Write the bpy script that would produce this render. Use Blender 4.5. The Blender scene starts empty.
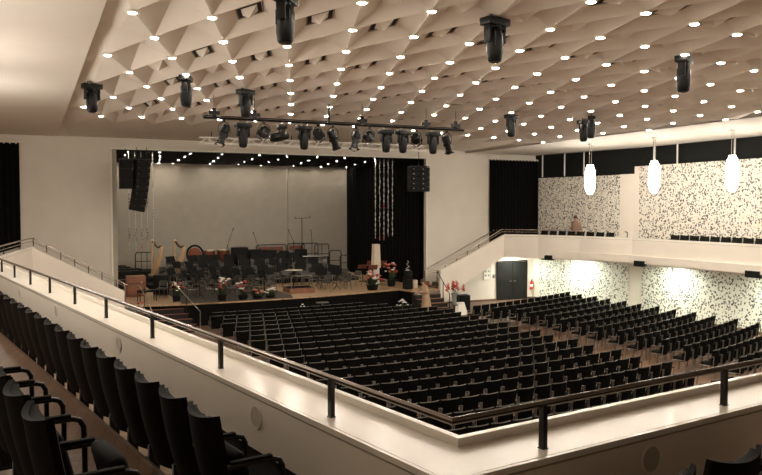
import bpy, bmesh, math, random
from mathutils import Vector, Matrix
random.seed(7)
PI = math.pi
R = math.radians
scene = bpy.context.scene
COL = scene.collection

# ---------------------------------------------------------------- materials
def mat(name, col, rough=0.6, metal=0.0, vary=0.0, vscale=8.0, bump=0.0, bscale=60.0, emit=None, estr=0.0, spec=0.5):
    m = bpy.data.materials.new(name); m.use_nodes = True
    nt = m.node_tree; b = nt.nodes['Principled BSDF']
    b.inputs['Base Color'].default_value = (*col, 1)
    b.inputs['Roughness'].default_value = rough
    b.inputs['Metallic'].default_value = metal
    b.inputs['Specular IOR Level'].default_value = spec
    if vary or bump:
        tc = nt.nodes.new('ShaderNodeTexCoord')
    if vary:
        n = nt.nodes.new('ShaderNodeTexNoise'); n.inputs['Scale'].default_value = vscale; n.inputs['Detail'].default_value = 4
        nt.links.new(tc.outputs['Object'], n.inputs['Vector'])
        r = nt.nodes.new('ShaderNodeValToRGB')
        r.color_ramp.elements[0].position = 0.3; r.color_ramp.elements[1].position = 0.7
        r.color_ramp.elements[0].color = (*[c * (1 - vary) for c in col], 1)
        r.color_ramp.elements[1].color = (*[min(1, c * (1 + vary)) for c in col], 1)
        nt.links.new(n.outputs['Fac'], r.inputs['Fac']); nt.links.new(r.outputs['Color'], b.inputs['Base Color'])
    if bump:
        n2 = nt.nodes.new('ShaderNodeTexNoise'); n2.inputs['Scale'].default_value = bscale; n2.inputs['Detail'].default_value = 3
        nt.links.new(tc.outputs['Object'], n2.inputs['Vector'])
        bp = nt.nodes.new('ShaderNodeBump'); bp.inputs['Strength'].default_value = bump; bp.inputs['Distance'].default_value = 0.01
        nt.links.new(n2.outputs['Fac'], bp.inputs['Height']); nt.links.new(bp.outputs['Normal'], b.inputs['Normal'])
    if emit:
        b.inputs['Emission Color'].default_value = (*emit, 1); b.inputs['Emission Strength'].default_value = estr
    return m

def wood_mat(name, c1, c2, plank=(1.2, 0.12), rough=0.4, rot=0.0):
    m = bpy.data.materials.new(name); m.use_nodes = True
    nt = m.node_tree; b = nt.nodes['Principled BSDF']; b.inputs['Roughness'].default_value = rough
    tc = nt.nodes.new('ShaderNodeTexCoord'); mp = nt.nodes.new('ShaderNodeMapping'); mp.inputs['Rotation'].default_value = (0, 0, rot)
    nt.links.new(tc.outputs['Object'], mp.inputs['Vector'])
    br = nt.nodes.new('ShaderNodeTexBrick'); br.inputs['Scale'].default_value = 1.0
    br.inputs['Brick Width'].default_value = plank[0]; br.inputs['Row Height'].default_value = plank[1]
    br.inputs['Mortar Size'].default_value = 0.004; br.inputs['Bias'].default_value = 0.0
    br.inputs['Color1'].default_value = (*c1, 1); br.inputs['Color2'].default_value = (*c2, 1)
    br.inputs['Mortar'].default_value = (*[c * 0.5 for c in c1], 1)
    nt.links.new(mp.outputs['Vector'], br.inputs['Vector'])
    mp2 = nt.nodes.new('ShaderNodeMapping'); mp2.inputs['Rotation'].default_value = (0, 0, rot); mp2.inputs['Scale'].default_value = (1.5, 16, 4)
    nt.links.new(tc.outputs['Object'], mp2.inputs['Vector'])
    n = nt.nodes.new('ShaderNodeTexNoise'); n.inputs['Scale'].default_value = 1.5; n.inputs['Detail'].default_value = 5
    nt.links.new(mp2.outputs['Vector'], n.inputs['Vector'])
    mx = nt.nodes.new('ShaderNodeMix'); mx.data_type = 'RGBA'; mx.blend_type = 'MULTIPLY'; mx.inputs['Factor'].default_value = 0.6
    nt.links.new(br.outputs['Color'], mx.inputs['A'])
    r = nt.nodes.new('ShaderNodeValToRGB'); r.color_ramp.elements[0].color = (0.55, 0.5, 0.45, 1); r.color_ramp.elements[1].color = (1.25, 1.2, 1.15, 1)
    r.color_ramp.elements[0].position = 0.3; r.color_ramp.elements[1].position = 0.7
    nt.links.new(n.outputs['Fac'], r.inputs['Fac']); nt.links.new(r.outputs['Color'], mx.inputs['B'])
    nt.links.new(mx.outputs['Result'], b.inputs['Base Color'])
    return m

def speckle_mat(name, base, dark, scale=13.5, thr=0.44):
    """wall covering printed all over with small irregular dark flecks"""
    m = bpy.data.materials.new(name); m.use_nodes = True
    nt = m.node_tree; b = nt.nodes['Principled BSDF']; b.inputs['Roughness'].default_value = 0.7
    tc = nt.nodes.new('ShaderNodeTexCoord')
    n = nt.nodes.new('ShaderNodeTexNoise'); n.inputs['Scale'].default_value = 18; n.inputs['Detail'].default_value = 1
    nt.links.new(tc.outputs['Object'], n.inputs['Vector'])
    ad = nt.nodes.new('ShaderNodeMix'); ad.data_type = 'RGBA'; ad.blend_type = 'LINEAR_LIGHT'; ad.inputs['Factor'].default_value = 0.045
    nt.links.new(tc.outputs['Object'], ad.inputs['A']); nt.links.new(n.outputs['Color'], ad.inputs['B'])
    v = nt.nodes.new('ShaderNodeTexVoronoi'); v.inputs['Scale'].default_value = scale
    nt.links.new(ad.outputs['Result'], v.inputs['Vector'])
    sep = nt.nodes.new('ShaderNodeSeparateColor'); nt.links.new(v.outputs['Color'], sep.inputs['Color'])
    mul = nt.nodes.new('ShaderNodeMath'); mul.operation = 'MULTIPLY_ADD'; mul.inputs[1].default_value = thr; mul.inputs[2].default_value = thr * 0.35
    nt.links.new(sep.outputs['Red'], mul.inputs[0])
    lt = nt.nodes.new('ShaderNodeMath'); lt.operation = 'LESS_THAN'
    nt.links.new(v.outputs['Distance'], lt.inputs[0]); nt.links.new(mul.outputs['Value'], lt.inputs[1])
    tone = nt.nodes.new('ShaderNodeMix'); tone.data_type = 'RGBA'
    tone.inputs['A'].default_value = (*dark, 1); tone.inputs['B'].default_value = (*[d * 3 + 0.07 for d in dark], 1)
    nt.links.new(sep.outputs['Green'], tone.inputs['Factor'])
    mx = nt.nodes.new('ShaderNodeMix'); mx.data_type = 'RGBA'
    mx.inputs['A'].default_value = (*base, 1)
    nt.links.new(tone.outputs['Result'], mx.inputs['B'])
    nt.links.new(lt.outputs['Value'], mx.inputs['Factor']); nt.links.new(mx.outputs['Result'], b.inputs['Base Color'])
    return m

def glow_mat(name, col, s):
    m = bpy.data.materials.new(name); m.use_nodes = True
    nt = m.node_tree
    for nd in list(nt.nodes): nt.nodes.remove(nd)
    o = nt.nodes.new('ShaderNodeOutputMaterial'); e = nt.nodes.new('ShaderNodeEmission')
    e.inputs['Color'].default_value = (*col, 1); e.inputs['Strength'].default_value = s
    nt.links.new(e.outputs['Emission'], o.inputs['Surface'])
    return m

WARM = (1.0, 0.885, 0.74)
M = dict(
    orchseat=mat('grey_seat_shell', (0.05, 0.045, 0.037), 0.45),
    stageshade=mat('painted_stage_shade', (0.055, 0.042, 0.029), 0.8, vary=0.2, vscale=6),  # dark colour standing in for shade on the stage boards
    plaster=mat('plaster', (0.72, 0.665, 0.585), 0.75, vary=0.03, vscale=1.2, bump=0.08),
    ceiling=mat('ceiling_plaster', (0.79, 0.735, 0.66), 0.8, vary=0.02, vscale=1.0),
    parapet=mat('parapet_paint', (0.78, 0.715, 0.63), 0.55, vary=0.025, vscale=1.5),
    ledge=mat('ledge_lacquer', (0.82, 0.77, 0.69), 0.2),
    white=mat('white_paint', (0.80, 0.78, 0.68), 0.6),
    groove=mat('shadow_joint', (0.30, 0.26, 0.20), 0.7),
    black=mat('matt_black', (0.005, 0.005, 0.0045), 0.6, spec=0.2),
    blackcloth=mat('black_cloth', (0.0045, 0.0045, 0.004), 0.95, vary=0.3, vscale=20, spec=0.1),
    blackwall=mat('black_acoustic_wall', (0.008, 0.0085, 0.0075), 0.8, vary=0.4, vscale=60, spec=0.2),
    plinth=mat('dark_plinth', (0.008, 0.007, 0.0055), 0.8),
    velvet=mat('dark_brown_velvet', (0.0065, 0.0042, 0.0028), 0.8, vary=0.25, vscale=14, bump=0.15, bscale=200, spec=0.12),
    pad=mat('charcoal_upholstery', (0.010, 0.0095, 0.0075), 0.85, vary=0.2, vscale=30, bump=0.2, bscale=300, spec=0.12),
    stallcloth=mat('black_seat_cloth', (0.004, 0.004, 0.0035), 0.95, vary=0.2, vscale=25, spec=0.06),
    rim=mat('bentwood_rim', (0.062, 0.052, 0.040), 0.45),
    frame=mat('satin_steel', (0.22, 0.195, 0.165), 0.35, metal=0.7),
    chrome=mat('brushed_chrome', (0.60, 0.56, 0.50), 0.28, metal=1.0),
    bronze=mat('bronze_rail', (0.50, 0.42, 0.36), 0.25, metal=0.9),
    darkmetal=mat('dark_bronze', (0.012, 0.010, 0.008), 0.35, metal=0.3),
    fixture=mat('black_fixture', (0.0028, 0.0028, 0.0026), 0.45, spec=0.2),
    lens=mat('lens_glass', (0.05, 0.05, 0.055), 0.08),
    truss=mat('aluminium_truss', (0.85, 0.82, 0.76), 0.45), grillecloth=mat('grille_cloth', (0.50, 0.45, 0.38), 0.8), railmetal=mat('polished_dark_rail', (0.15, 0.12, 0.10), 0.2, metal=0.85),
    parquet=wood_mat('stalls_parquet', (0.16, 0.095, 0.06), (0.20, 0.12, 0.075), rough=0.45),
    balparquet=wood_mat('balcony_parquet', (0.15, 0.085, 0.05), (0.21, 0.125, 0.075), rough=0.35, rot=R(100.1)),
    tread=mat('tan_tread', (0.46, 0.31, 0.19), 0.5, vary=0.12, vscale=9),
    nosing=mat('step_nosing', (0.12, 0.07, 0.045), 0.4),
    stagewood=wood_mat('stage_boards', (0.50, 0.34, 0.20), (0.44, 0.29, 0.17), rough=0.4),
    backdrop=mat('stage_backdrop', (0.40, 0.36, 0.30), 0.8, vary=0.04, vscale=2),
    speck=speckle_mat('flecked_wall_covering', (0.74, 0.69, 0.60), (0.03, 0.03, 0.025)),
    specklow=speckle_mat('flecked_wall_covering_pale', (0.80, 0.82, 0.72), (0.03, 0.035, 0.03), scale=11.5, thr=0.40),
    door=mat('dark_door', (0.009, 0.0095, 0.0085), 0.5, spec=0.25),
    lamp=glow_mat('downlight_glow', WARM, 105.0),
    smalllamp=glow_mat('stage_downlight_glow', (1.0, 0.88, 0.72), 170.0),
    pendant=glow_mat('pendant_glow', (1.0, 0.93, 0.82), 9.0),
    underlamp=glow_mat('soffit_lamp_glow', (0.97, 1.0, 0.86), 330.0),
    red=mat('fire_red', (0.50, 0.03, 0.02), 0.35),
    petalred=mat('red_petal', (0.42, 0.05, 0.04), 0.6),
    petalpink=mat('coral_petal', (0.55, 0.17, 0.11), 0.6),
    petalwhite=mat('white_petal', (0.80, 0.76, 0.68), 0.6),
    leaf=mat('leaf_green', (0.035, 0.06, 0.025), 0.6, vary=0.4, vscale=30),
    glass=mat('vase_glass', (0.22, 0.24, 0.21), 0.1),
    harp=mat('gilded_maple', (0.75, 0.50, 0.28), 0.28, vary=0.1, vscale=4),
    harpneck=mat('walnut', (0.09, 0.04, 0.02), 0.35),
    copper=mat('copper', (0.35, 0.12, 0.07), 0.35, metal=0.6),
    mahogany=mat('mahogany', (0.20, 0.065, 0.04), 0.4, vary=0.2, vscale=6),
    cream=mat('cream_lacquer', (0.72, 0.62, 0.48), 0.4),
    case=mat('brown_case', (0.26, 0.11, 0.06), 0.6, vary=0.15, vscale=5),
    skin=mat('skin', (0.48, 0.28, 0.19), 0.55), hair=mat('brown_hair', (0.06, 0.03, 0.015), 0.6),
    dress=mat('tan_dress', (0.38, 0.265, 0.165), 0.8, vary=0.08, vscale=12), jacket=mat('russet_jacket', (0.27, 0.165, 0.115), 0.8),
    paper=mat('paper', (0.82, 0.80, 0.74), 0.7), silver=mat('silver_foil', (0.40, 0.40, 0.37), 0.3, metal=0.6),
    bead=mat('white_bead', (0.85, 0.83, 0.78), 0.4),
)

# ---------------------------------------------------------------- mesh helpers
class MB:
    def __init__(s): s.bm = bmesh.new()
    def box(s, c, d, rz=0.0, mtx=None):
        g = bmesh.ops.create_cube(s.bm, size=1.0)
        T = Matrix.Translation(c) @ Matrix.Rotation(rz, 4, 'Z') @ Matrix.Diagonal((*d, 1))
        if mtx: T = mtx @ T
        bmesh.ops.transform(s.bm, matrix=T, verts=g['verts']); return s
    def rbox(s, c, d, r=0.02, seg=2, rz=0.0, mtx=None):
        g = bmesh.ops.create_cube(s.bm, size=1.0); vs = g['verts']
        bmesh.ops.transform(s.bm, matrix=Matrix.Diagonal((*d, 1)), verts=vs)
        es = list({e for v in vs for e in v.link_edges})
        res = bmesh.ops.bevel(s.bm, geom=es, offset=r, segments=seg, profile=0.5, affect='EDGES')
        vs2 = list({v for f in res['faces'] for v in f.verts} | {v for v in vs if v.is_valid})
        T = Matrix.Translation(c) @ Matrix.Rotation(rz, 4, 'Z')
        if mtx: T = mtx @ T
        bmesh.ops.transform(s.bm, matrix=T, verts=vs2); return s
    def tube(s, pts, r, n=8, closed=False):
        pts = [Vector(p) for p in pts]; L = len(pts); rings = []
        rr = r if isinstance(r, (list, tuple)) else [r] * L
        prev = None
        for i, p in enumerate(pts):
            if closed: t = (pts[(i + 1) % L] - pts[i - 1]).normalized()
            elif i == 0: t = (pts[1] - pts[0]).normalized()
            elif i == L - 1: t = (pts[-1] - pts[-2]).normalized()
            else: t = ((pts[i + 1] - p).normalized() + (p - pts[i - 1]).normalized()).normalized()
            if prev is None:
                a = Vector((0, 0, 1)) if abs(t.z) < 0.9 else Vector((1, 0, 0)); u = t.cross(a).normalized()
            else: u = (prev - t * prev.dot(t)).normalized()
            prev = u; w = t.cross(u)
            rings.append([s.bm.verts.new(p + (u * math.cos(2 * PI * k / n) + w * math.sin(2 * PI * k / n)) * rr[i]) for k in range(n)])
        for i in range(L if closed else L - 1):
            A, B = rings[i], rings[(i + 1) % L]
            for k in range(n): s.bm.faces.new((A[k], A[(k + 1) % n], B[(k + 1) % n], B[k]))
        if not closed:
            s.bm.faces.new(rings[0][::-1]); s.bm.faces.new(rings[-1])
        return s
    def lathe(s, prof, n=16, mtx=None):
        rings = []; allv = []
        for r, z in prof:
            if r < 1e-5: v = s.bm.verts.new((0, 0, z)); rings.append([v]); allv.append(v)
            else:
                ring = [s.bm.verts.new((r * math.cos(2 * PI * k / n), r * math.sin(2 * PI * k / n), z)) for k in range(n)]
                rings.append(ring); allv += ring
        for A, B in zip(rings, rings[1:]):
            if len(A) == 1 and len(B) == 1: continue
            for k in range(n):
                k2 = (k + 1) % n
                if len(A) == 1: s.bm.faces.new((A[0], B[k2], B[k]))
                elif len(B) == 1: s.bm.faces.new((A[k], A[k2], B[0]))
                else: s.bm.faces.new((A[k], A[k2], B[k2], B[k]))
        if len(rings[0]) > 1: s.bm.faces.new(rings[0][::-1])
        if len(rings[-1]) > 1: s.bm.faces.new(rings[-1])
        if mtx: bmesh.ops.transform(s.bm, matrix=mtx, verts=allv)
        return s
    def ball(s, c, r, seg=10, sc=(1, 1, 1), mtx=None):
        T = Matrix.Translation(c) @ Matrix.Diagonal((*sc, 1))
        if mtx: T = mtx @ T
        bmesh.ops.create_uvsphere(s.bm, u_segments=seg, v_segments=max(6, seg * 2 // 3), radius=r, matrix=T); return s
    def prism(s, poly, lo, hi, f=None):
        """poly: 2D points; f maps (a, b, h) to 3D"""
        f = f or (lambda a, b, h: (a, b, h))
        A = [s.bm.verts.new(f(a, b, lo)) for a, b in poly]; B = [s.bm.verts.new(f(a, b, hi)) for a, b in poly]
        n = len(poly)
        s.bm.faces.new(A[::-1]); s.bm.faces.new(B)
        for k in range(n): s.bm.faces.new((A[k], A[(k + 1) % n], B[(k + 1) % n], B[k]))
        return s
    def grid(s, fn, nu, nv, closed_u=False):
        V = [[s.bm.verts.new(fn(i / nu, j / nv)) for j in range(nv + 1)] for i in range(nu + (0 if closed_u else 1))]
        for i in range(nu):
            i2 = (i + 1) % len(V)
            for j in range(nv): s.bm.faces.new((V[i][j], V[i2][j], V[i2][j + 1], V[i][j + 1]))
        return s
    def slab(s, fn, nu, nv, off):
        """a curved sheet of real thickness: fn(u,v) front, plus off(u,v) for the back"""
        A = [[s.bm.verts.new(fn(i / nu, j / nv)) for j in range(nv + 1)] for i in range(nu + 1)]
        B = [[s.bm.verts.new(Vector(fn(i / nu, j / nv)) + Vector(off(i / nu, j / nv))) for j in range(nv + 1)] for i in range(nu + 1)]
        for i in range(nu):
            for j in range(nv):
                s.bm.faces.new((A[i][j], A[i + 1][j], A[i + 1][j + 1], A[i][j + 1]))
                s.bm.faces.new((B[i][j], B[i][j + 1], B[i + 1][j + 1], B[i + 1][j]))
        for i in range(nu):
            s.bm.faces.new((A[i][0], B[i][0], B[i + 1][0], A[i + 1][0])); s.bm.faces.new((A[i][nv], A[i + 1][nv], B[i + 1][nv], B[i][nv]))
        for j in range(nv):
            s.bm.faces.new((A[0][j], A[0][j + 1], B[0][j + 1], B[0][j])); s.bm.faces.new((A[nu][j], B[nu][j], B[nu][j + 1], A[nu][j + 1]))
        return s
    def poly(s, pts): s.bm.faces.new([s.bm.verts.new(p) for p in pts]); return s
    def mesh(s, name, smooth=True, normals=True, ang=35):
        if normals: bmesh.ops.recalc_face_normals(s.bm, faces=s.bm.faces[:])
        me = bpy.data.meshes.new(name); s.bm.to_mesh(me); s.bm.free()
        if smooth:
            for p in me.polygons: p.use_smooth = True
            me.set_sharp_from_angle(angle=R(ang))
        return me
    def build(s, name, m, parent=None, loc=None, rz=None, smooth=True, normals=True, ang=35):
        me = s.mesh(name, smooth, normals, ang)
        me.materials.append(M[m] if isinstance(m, str) else m)
        o = bpy.data.objects.new(name, me); COL.objects.link(o)
        if parent: o.parent = parent
        if loc is not None: o.location = loc
        if rz is not None: o.rotation_euler = (0, 0, rz)
        return o

def tag(o, label, cat, group=None, kind=None):
    o['label'] = label; o['category'] = cat
    if group: o['group'] = group
    if kind: o['kind'] = kind
    return o
def thing(name, label, cat, loc=(0, 0, 0), rz=0.0, group=None):
    o = bpy.data.objects.new(name, None); COL.objects.link(o); o.empty_display_size = 0.1
    o.location = loc; o.rotation_euler = (0, 0, rz)
    return tag(o, label, cat, group)
def struct(o):
    o['kind'] = 'structure'; return o
def dup(root, loc, rz=0.0, label=None, scale=None):
    r = root.copy(); COL.objects.link(r); r.location = loc; r.rotation_euler = (0, 0, rz)
    if scale: r.scale = scale
    if label: r['label'] = label
    for ch in root.children:
        c = ch.copy(); COL.objects.link(c); c.parent = r
        for g in ch.children:
            d = g.copy(); COL.objects.link(d); d.parent = c
    return r
class Proto:
    """first call moves the original, later calls copy it"""
    def __init__(s, root): s.root = root; s.used = False
    def __call__(s, loc, rz=0.0, label=None, scale=None):
        if not s.used:
            s.used = True; o = s.root; o.location = loc; o.rotation_euler = (0, 0, rz)
            if scale: o.scale = scale
            if label: o['label'] = label
            return o
        return dup(s.root, loc, rz, label, scale)
ORD = ['zeroth', 'first', 'second', 'third', 'fourth', 'fifth', 'sixth', 'seventh', 'eighth', 'ninth', 'tenth', 'eleventh', 'twelfth', 'thirteenth',
       'fourteenth', 'fifteenth', 'sixteenth', 'seventeenth', 'eighteenth', 'nineteenth', 'twentieth', 'twenty-first', 'twenty-second', 'twenty-third',
       'twenty-fourth', 'twenty-fifth', 'twenty-sixth', 'twenty-seventh', 'twenty-eighth', 'twenty-ninth', 'thirtieth', 'thirty-first', 'thirty-second']

# ---------------------------------------------------------------- plan of the hall (metres; +Y towards the stage, z=0 stalls floor)
YW = 34.8            # proscenium wall
LEDGE = 3.70         # top of all balcony parapets
AL = R(-10.1)        # heading of the left balcony
ld = Vector((math.sin(AL), math.cos(AL))); ln = Vector((math.cos(AL), -math.sin(AL)))
rn = Vector((-0.1305, 0.9914)); rd = Vector((0.9914, 0.1305))     # rear balcony: outward normal, direction
def L(n, s): p = ln * n + ld * s; return (p.x, p.y)                # point in the left balcony's frame
def Q(n, s): p = rn * n + rd * s; return (p.x, p.y)                # point in the rear balcony's frame
def meet(n1, n2):                                                  # crossing of a left line and a rear line
    A = Matrix(((ln.x, ln.y), (rn.x, rn.y))).inverted(); p = A @ Vector((n1, n2)); return (p.x, p.y)
def offset(path, d):
    """shift a polyline sideways (positive: to the right of travel) with mitred corners"""
    P = [Vector(p) for p in path]; out = []
    def nrm(a, b): t = (b - a).normalized(); return Vector((t.y, -t.x))
    for i, p in enumerate(P):
        if i == 0: out.append(p + nrm(P[0], P[1]) * d)
        elif i == len(P) - 1: out.append(p + nrm(P[-2], P[-1]) * d)
        else:
            a, b = nrm(P[i - 1], p), nrm(p, P[i + 1]); m = (a + b).normalized()
            out.append(p + m * (d / m.dot(a)))
    return [(p.x, p.y) for p in out]
def strip(mb, path, d0, d1, z0, z1):
    """a solid bar along a polyline between two sideways offsets and two heights"""
    A, B = offset(path, d0), offset(path, d1); n = len(path)
    V = [[mb.bm.verts.new((*A[i], z0)), mb.bm.verts.new((*B[i], z0)), mb.bm.verts.new((*B[i], z1)), mb.bm.verts.new((*A[i], z1))] for i in range(n)]
    for i in range(n - 1):
        for k in range(4): mb.bm.faces.new((V[i][k], V[i][(k + 1) % 4], V[i + 1][(k + 1) % 4], V[i + 1][k]))
    mb.bm.faces.new(V[0]); mb.bm.faces.new(V[-1][::-1])

# ---------------------------------------------------------------- floors
struct(MB().box((9, 14, -0.1), (40, 45, 0.2)).build('floor', 'parquet', smooth=False))
# ---------------------------------------------------------------- walls
w = MB()
w.box((-3.38, YW + 0.15, 4.2), (13.24, 0.3, 8.8)); w.box((22.97, YW + 0.15, 4.2), (8.2, 0.3, 8.8)); w.box((11.055, YW + 0.15, 8.165), (15.63, 0.3, 0.87))
struct(w.build('wall_front', 'plaster', smooth=False))
t = MB(); t.box((3.20, YW - 0.02, 3.9), (0.08, 0.08, 7.72)); t.box((18.91, YW - 0.02, 3.9), (0.08, 0.08, 7.72)); t.box((11.05, YW - 0.02, 7.76), (15.8, 0.08, 0.06))
struct(t.build('trim_1', 'white', smooth=False))
# right wall: a far facet turned ten degrees and a near facet parallel to the hall axis
K = Vector((27.02, 28.0)); F0 = Vector((25.82, YW))
def quadwall(mb, a, b, z0, z1, th):
    t = (Vector(b) - Vector(a)).normalized(); nn = Vector((-t.y, t.x)) * th      # thickness to the left of travel
    mb.prism([tuple(a), tuple(b), tuple(Vector(b) + nn), tuple(Vector(a) + nn)], z0, z1)
w = MB(); quadwall(w, F0, K, 0, 3.0, 0.3); quadwall(w, K, (27.02, -7), 0, 3.0, 0.3)
struct(w.build('wall_right', 'white', smooth=False))
w = MB(); quadwall(w, F0 + Vector((.12, 0)), K + Vector((.12, 0)), 3.0, 8.6, 0.3); quadwall(w, K + Vector((.12, 0)), (27.14, -7), 3.0, 8.6, 0.3)
struct(w.build('wall_right_upper', 'blackwall', smooth=False))
def along(a, b, t): return Vector(a) + (Vector(b) - Vector(a)) * t
# flecked panels
w = MB(); quadwall(w, along(F0, K, 0.065), along(F0, K, 0.86), 3.05, 6.80, -0.10); struct(w.build('wall_panel_right', 'speck', smooth=False))
w = MB(); quadwall(w, along(F0, K, 0.86), along(F0, K, 1.0), 3.05, 6.82, -0.11); struct(w.build('trim_2', 'parapet', smooth=False))
w = MB(); w.box((26.96, 27.85, 5.11), (0.34, 0.30, 4.12)); struct(w.build('trim_3', 'parapet', smooth=False))
w = MB(); w.box((26.93, 10.9, 5.11), (0.24, 33.6, 4.12)); struct(w.build('wall_panel_right.001', 'speck', smooth=False))
w = MB(); quadwall(w, along(F0, K, 0.07), along(F0, K, 0.93), 0.1, 2.62, -0.05); struct(w.build('wall_panel_right.002', 'specklow', smooth=False))
w = MB(); w.box((26.99, 10.7, 1.36), (0.10, 33.8, 2.52)); struct(w.build('wall_panel_right.003', 'specklow', smooth=False))
w = MB(); quadwall(w, F0, K, 0, 0.1, -0.09); w.box((26.96, 10.7, 0.05), (0.16, 34, 0.1)); w.box((22.3, YW - 0.03, 0.05), (7.0, 0.06, 0.1))
struct(w.build('baseboard_right', 'nosing', smooth=False))
# thin white conduits running up the black band above the panels
for i, (p, n_) in enumerate([(along(F0, K, .10), 'beside the far curtain'), (along(F0, K, .33), 'near the farthest pendant lamp'), (along(F0, K, .52), 'just right of the farthest pendant lamp'),
                             (Vector((27.0, 26.9)), 'left of the middle pendant lamp'), (Vector((27.0, 25.5)), 'right of the middle pendant lamp'), (Vector((27.0, 22.4)), 'between the middle and nearest pendants'), (Vector((27.0, 20.95)), 'left of the nearest pendant lamp')]):
    o = MB().box((p.x - 0.04, p.y, 7.5), (0.05, 0.05, 1.3)).build('wall_conduit', 'bead', smooth=False)
    tag(o, 'thin white conduit on the black wall band, ' + n_, 'conduit', 'conduits on the black band')
# left and rear walls of the hall
w = MB(); a, b = L(-2.6, -9), L(-2.6, 38); quadwall(w, a, b, 0, 8.7, 0.3); struct(w.build('wall_left', 'plaster', smooth=False))
w = MB(); w.box((12, -7.2, 4.3), (36, 0.3, 8.8)); struct(w.build('wall_rear', 'plaster', smooth=False))

# ---------------------------------------------------------------- ceiling
XL, XR = 1.05, 21.3
CX = [((0,0),1.491),((0,1),-0.214),((0,2),0.281),((0,3),-0.075),((1,0),6.071),((1,1),0.145),((1,2),0.129),((2,0),-0.229),((2,1),-0.062),((3,0),0.105)]
CY = [((0,0),12.397),((0,1),8.756),((0,2),0.801),((0,3),0.326),((1,0),-1.141),((1,1),-0.591),((1,2),-0.069),((2,0),0.877),((2,1),0.07),((3,0),-0.1)]
def nodexy(i, j):
    """the slightly fanned lattice of the folded ceiling"""
    ic, jc = min(max(i, -1), 27), min(max(j, -2), 7)
    def ev(C, a, b): return sum(k * (a / 10) ** p * (b / 5) ** q for (p, q), k in C)
    def val(C):
        v = ev(C, ic, jc); e = 0.01
        if i != ic: v += (ev(C, ic + e, jc) - ev(C, ic - e, jc)) / (2 * e) * (i - ic)
        if j != jc: v += (ev(C, ic, jc + e) - ev(C, ic, jc - e)) / (2 * e) * (j - jc)
        return v
    return val(CX), val(CY)
def nz(x): u = (x - 11) / 10; return 8.22 - 0.12 * u - 0.08 * u * u
def bz(y): return 8.22 + 0.33 * min(1, max(0, (34.8 - y) / 8.0))
def node(i, j):
    x, y = nodexy(i, j)
    if x > XR - 0.25: return (XR, y, bz(y)), False
    if x < XL + 0.12: return (XL, y, bz(y)), False
    return (x, y, nz(x)), True
def apex(i, j):
    x, y = nodexy(i, j)
    if x > XR - 0.2: return (XR, y, bz(y)), False
    if x < XL + 0.2: return (XL, y, bz(y)), False
    k = 0.27 * min(1.0, (x - XL) / 0.9, (XR - x) / 0.9)
    return (x, y, nz(x) + k), True
J0, J1 = -8, 8
mb = MB(); cache = {}
def V(p):
    k = tuple(round(c, 3) for c in p)
    if k not in cache: cache[k] = mb.bm.verts.new(p)
    return cache[k]
def face(*ps):
    vs = []
    for p in ps:
        v = V(p)
        if v not in vs: vs.append(v)
    if len(vs) > 2:
        try: mb.bm.faces.new(vs)
        except ValueError: pass
lights, vents, plugs = [], [], []
for i in range(-1, 36):
    for j in range(J0, J1 + 1):
        if (i + j) % 2 == 0:
            p, ok = node(i, j)
            if ok and -2 <= j < J1: lights.append((i, j, p))
            continue
        if j == J1: continue
        A, D_, C_, B_ = node(i - 1, j)[0], node(i, j + 1)[0], node(i + 1, j)[0], node(i, j - 1)[0]
        if A[0] == C_[0]: continue
        ap, ok = apex(i, j)
        if j == J0: continue
        for q, r_ in ((A, D_), (D_, C_), (C_, B_), (B_, A)): face(ap, q, r_)
        if ok and 2.2 < ap[0] < XR - 1.2:
            if j % 2 == 0: vents.append((i, j, ap, A, D_, C_, B_))
            elif j % 4 == 3: plugs.append((ap, A, D_, C_, B_))
for j in (J0, J1):
    for i in range(-1, 36):
        if (i + j) % 2:
            sgn = -1 if j == J1 else 1
            face(node(i - 1, j)[0], node(i + 1, j)[0], node(i, j + sgn)[0])
# front: from the last lattice row to the wall, rear: to the back wall
front = [node(i, J1)[0] for i in range(-2, 38, 1) if (i + J1) % 2 == 0]
front = sorted({tuple(p) for p in front})
rowm = []
for i in range(-2, 38):
    if (i + J1) % 2: continue
    rowm.append(node(i, J1)[0])
ft = [p for k, p in enumerate(rowm) if k == 0 or p[0] > rowm[k - 1][0]]
for p, q in zip(ft, ft[1:]):
    face(p, q, (q[0], YW, 8.22), (p[0], YW, 8.22))
fr = []
for i in range(-2, 38):
    if (i + J0) % 2 == 0: fr.append(node(i, J0)[0])
fr = [p for k, p in enumerate(fr) if k == 0 or p[0] > fr[k - 1][0]]
for p, q in zip(fr, fr[1:]):
    face(p, q, (q[0], -7.1, 8.5), (p[0], -7.1, 8.5))
for (ap, A, D_, C_, B_) in plugs:                      # blank pyramid plugs in some coffers
    f = 0.36
    ring = [tuple(Vector(ap).lerp(Vector(c), f) + Vector((0, 0, -0.01))) for c in (A, D_, C_, B_)]
    tip = Vector(ap) + Vector((0, 0, -0.24))
    for k in range(4): mb.poly([ring[k], ring[(k + 1) % 4], tuple(tip)])
ce = mb.build('ceiling', 'ceiling', smooth=False, normals=False)
struct(ce)
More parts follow.
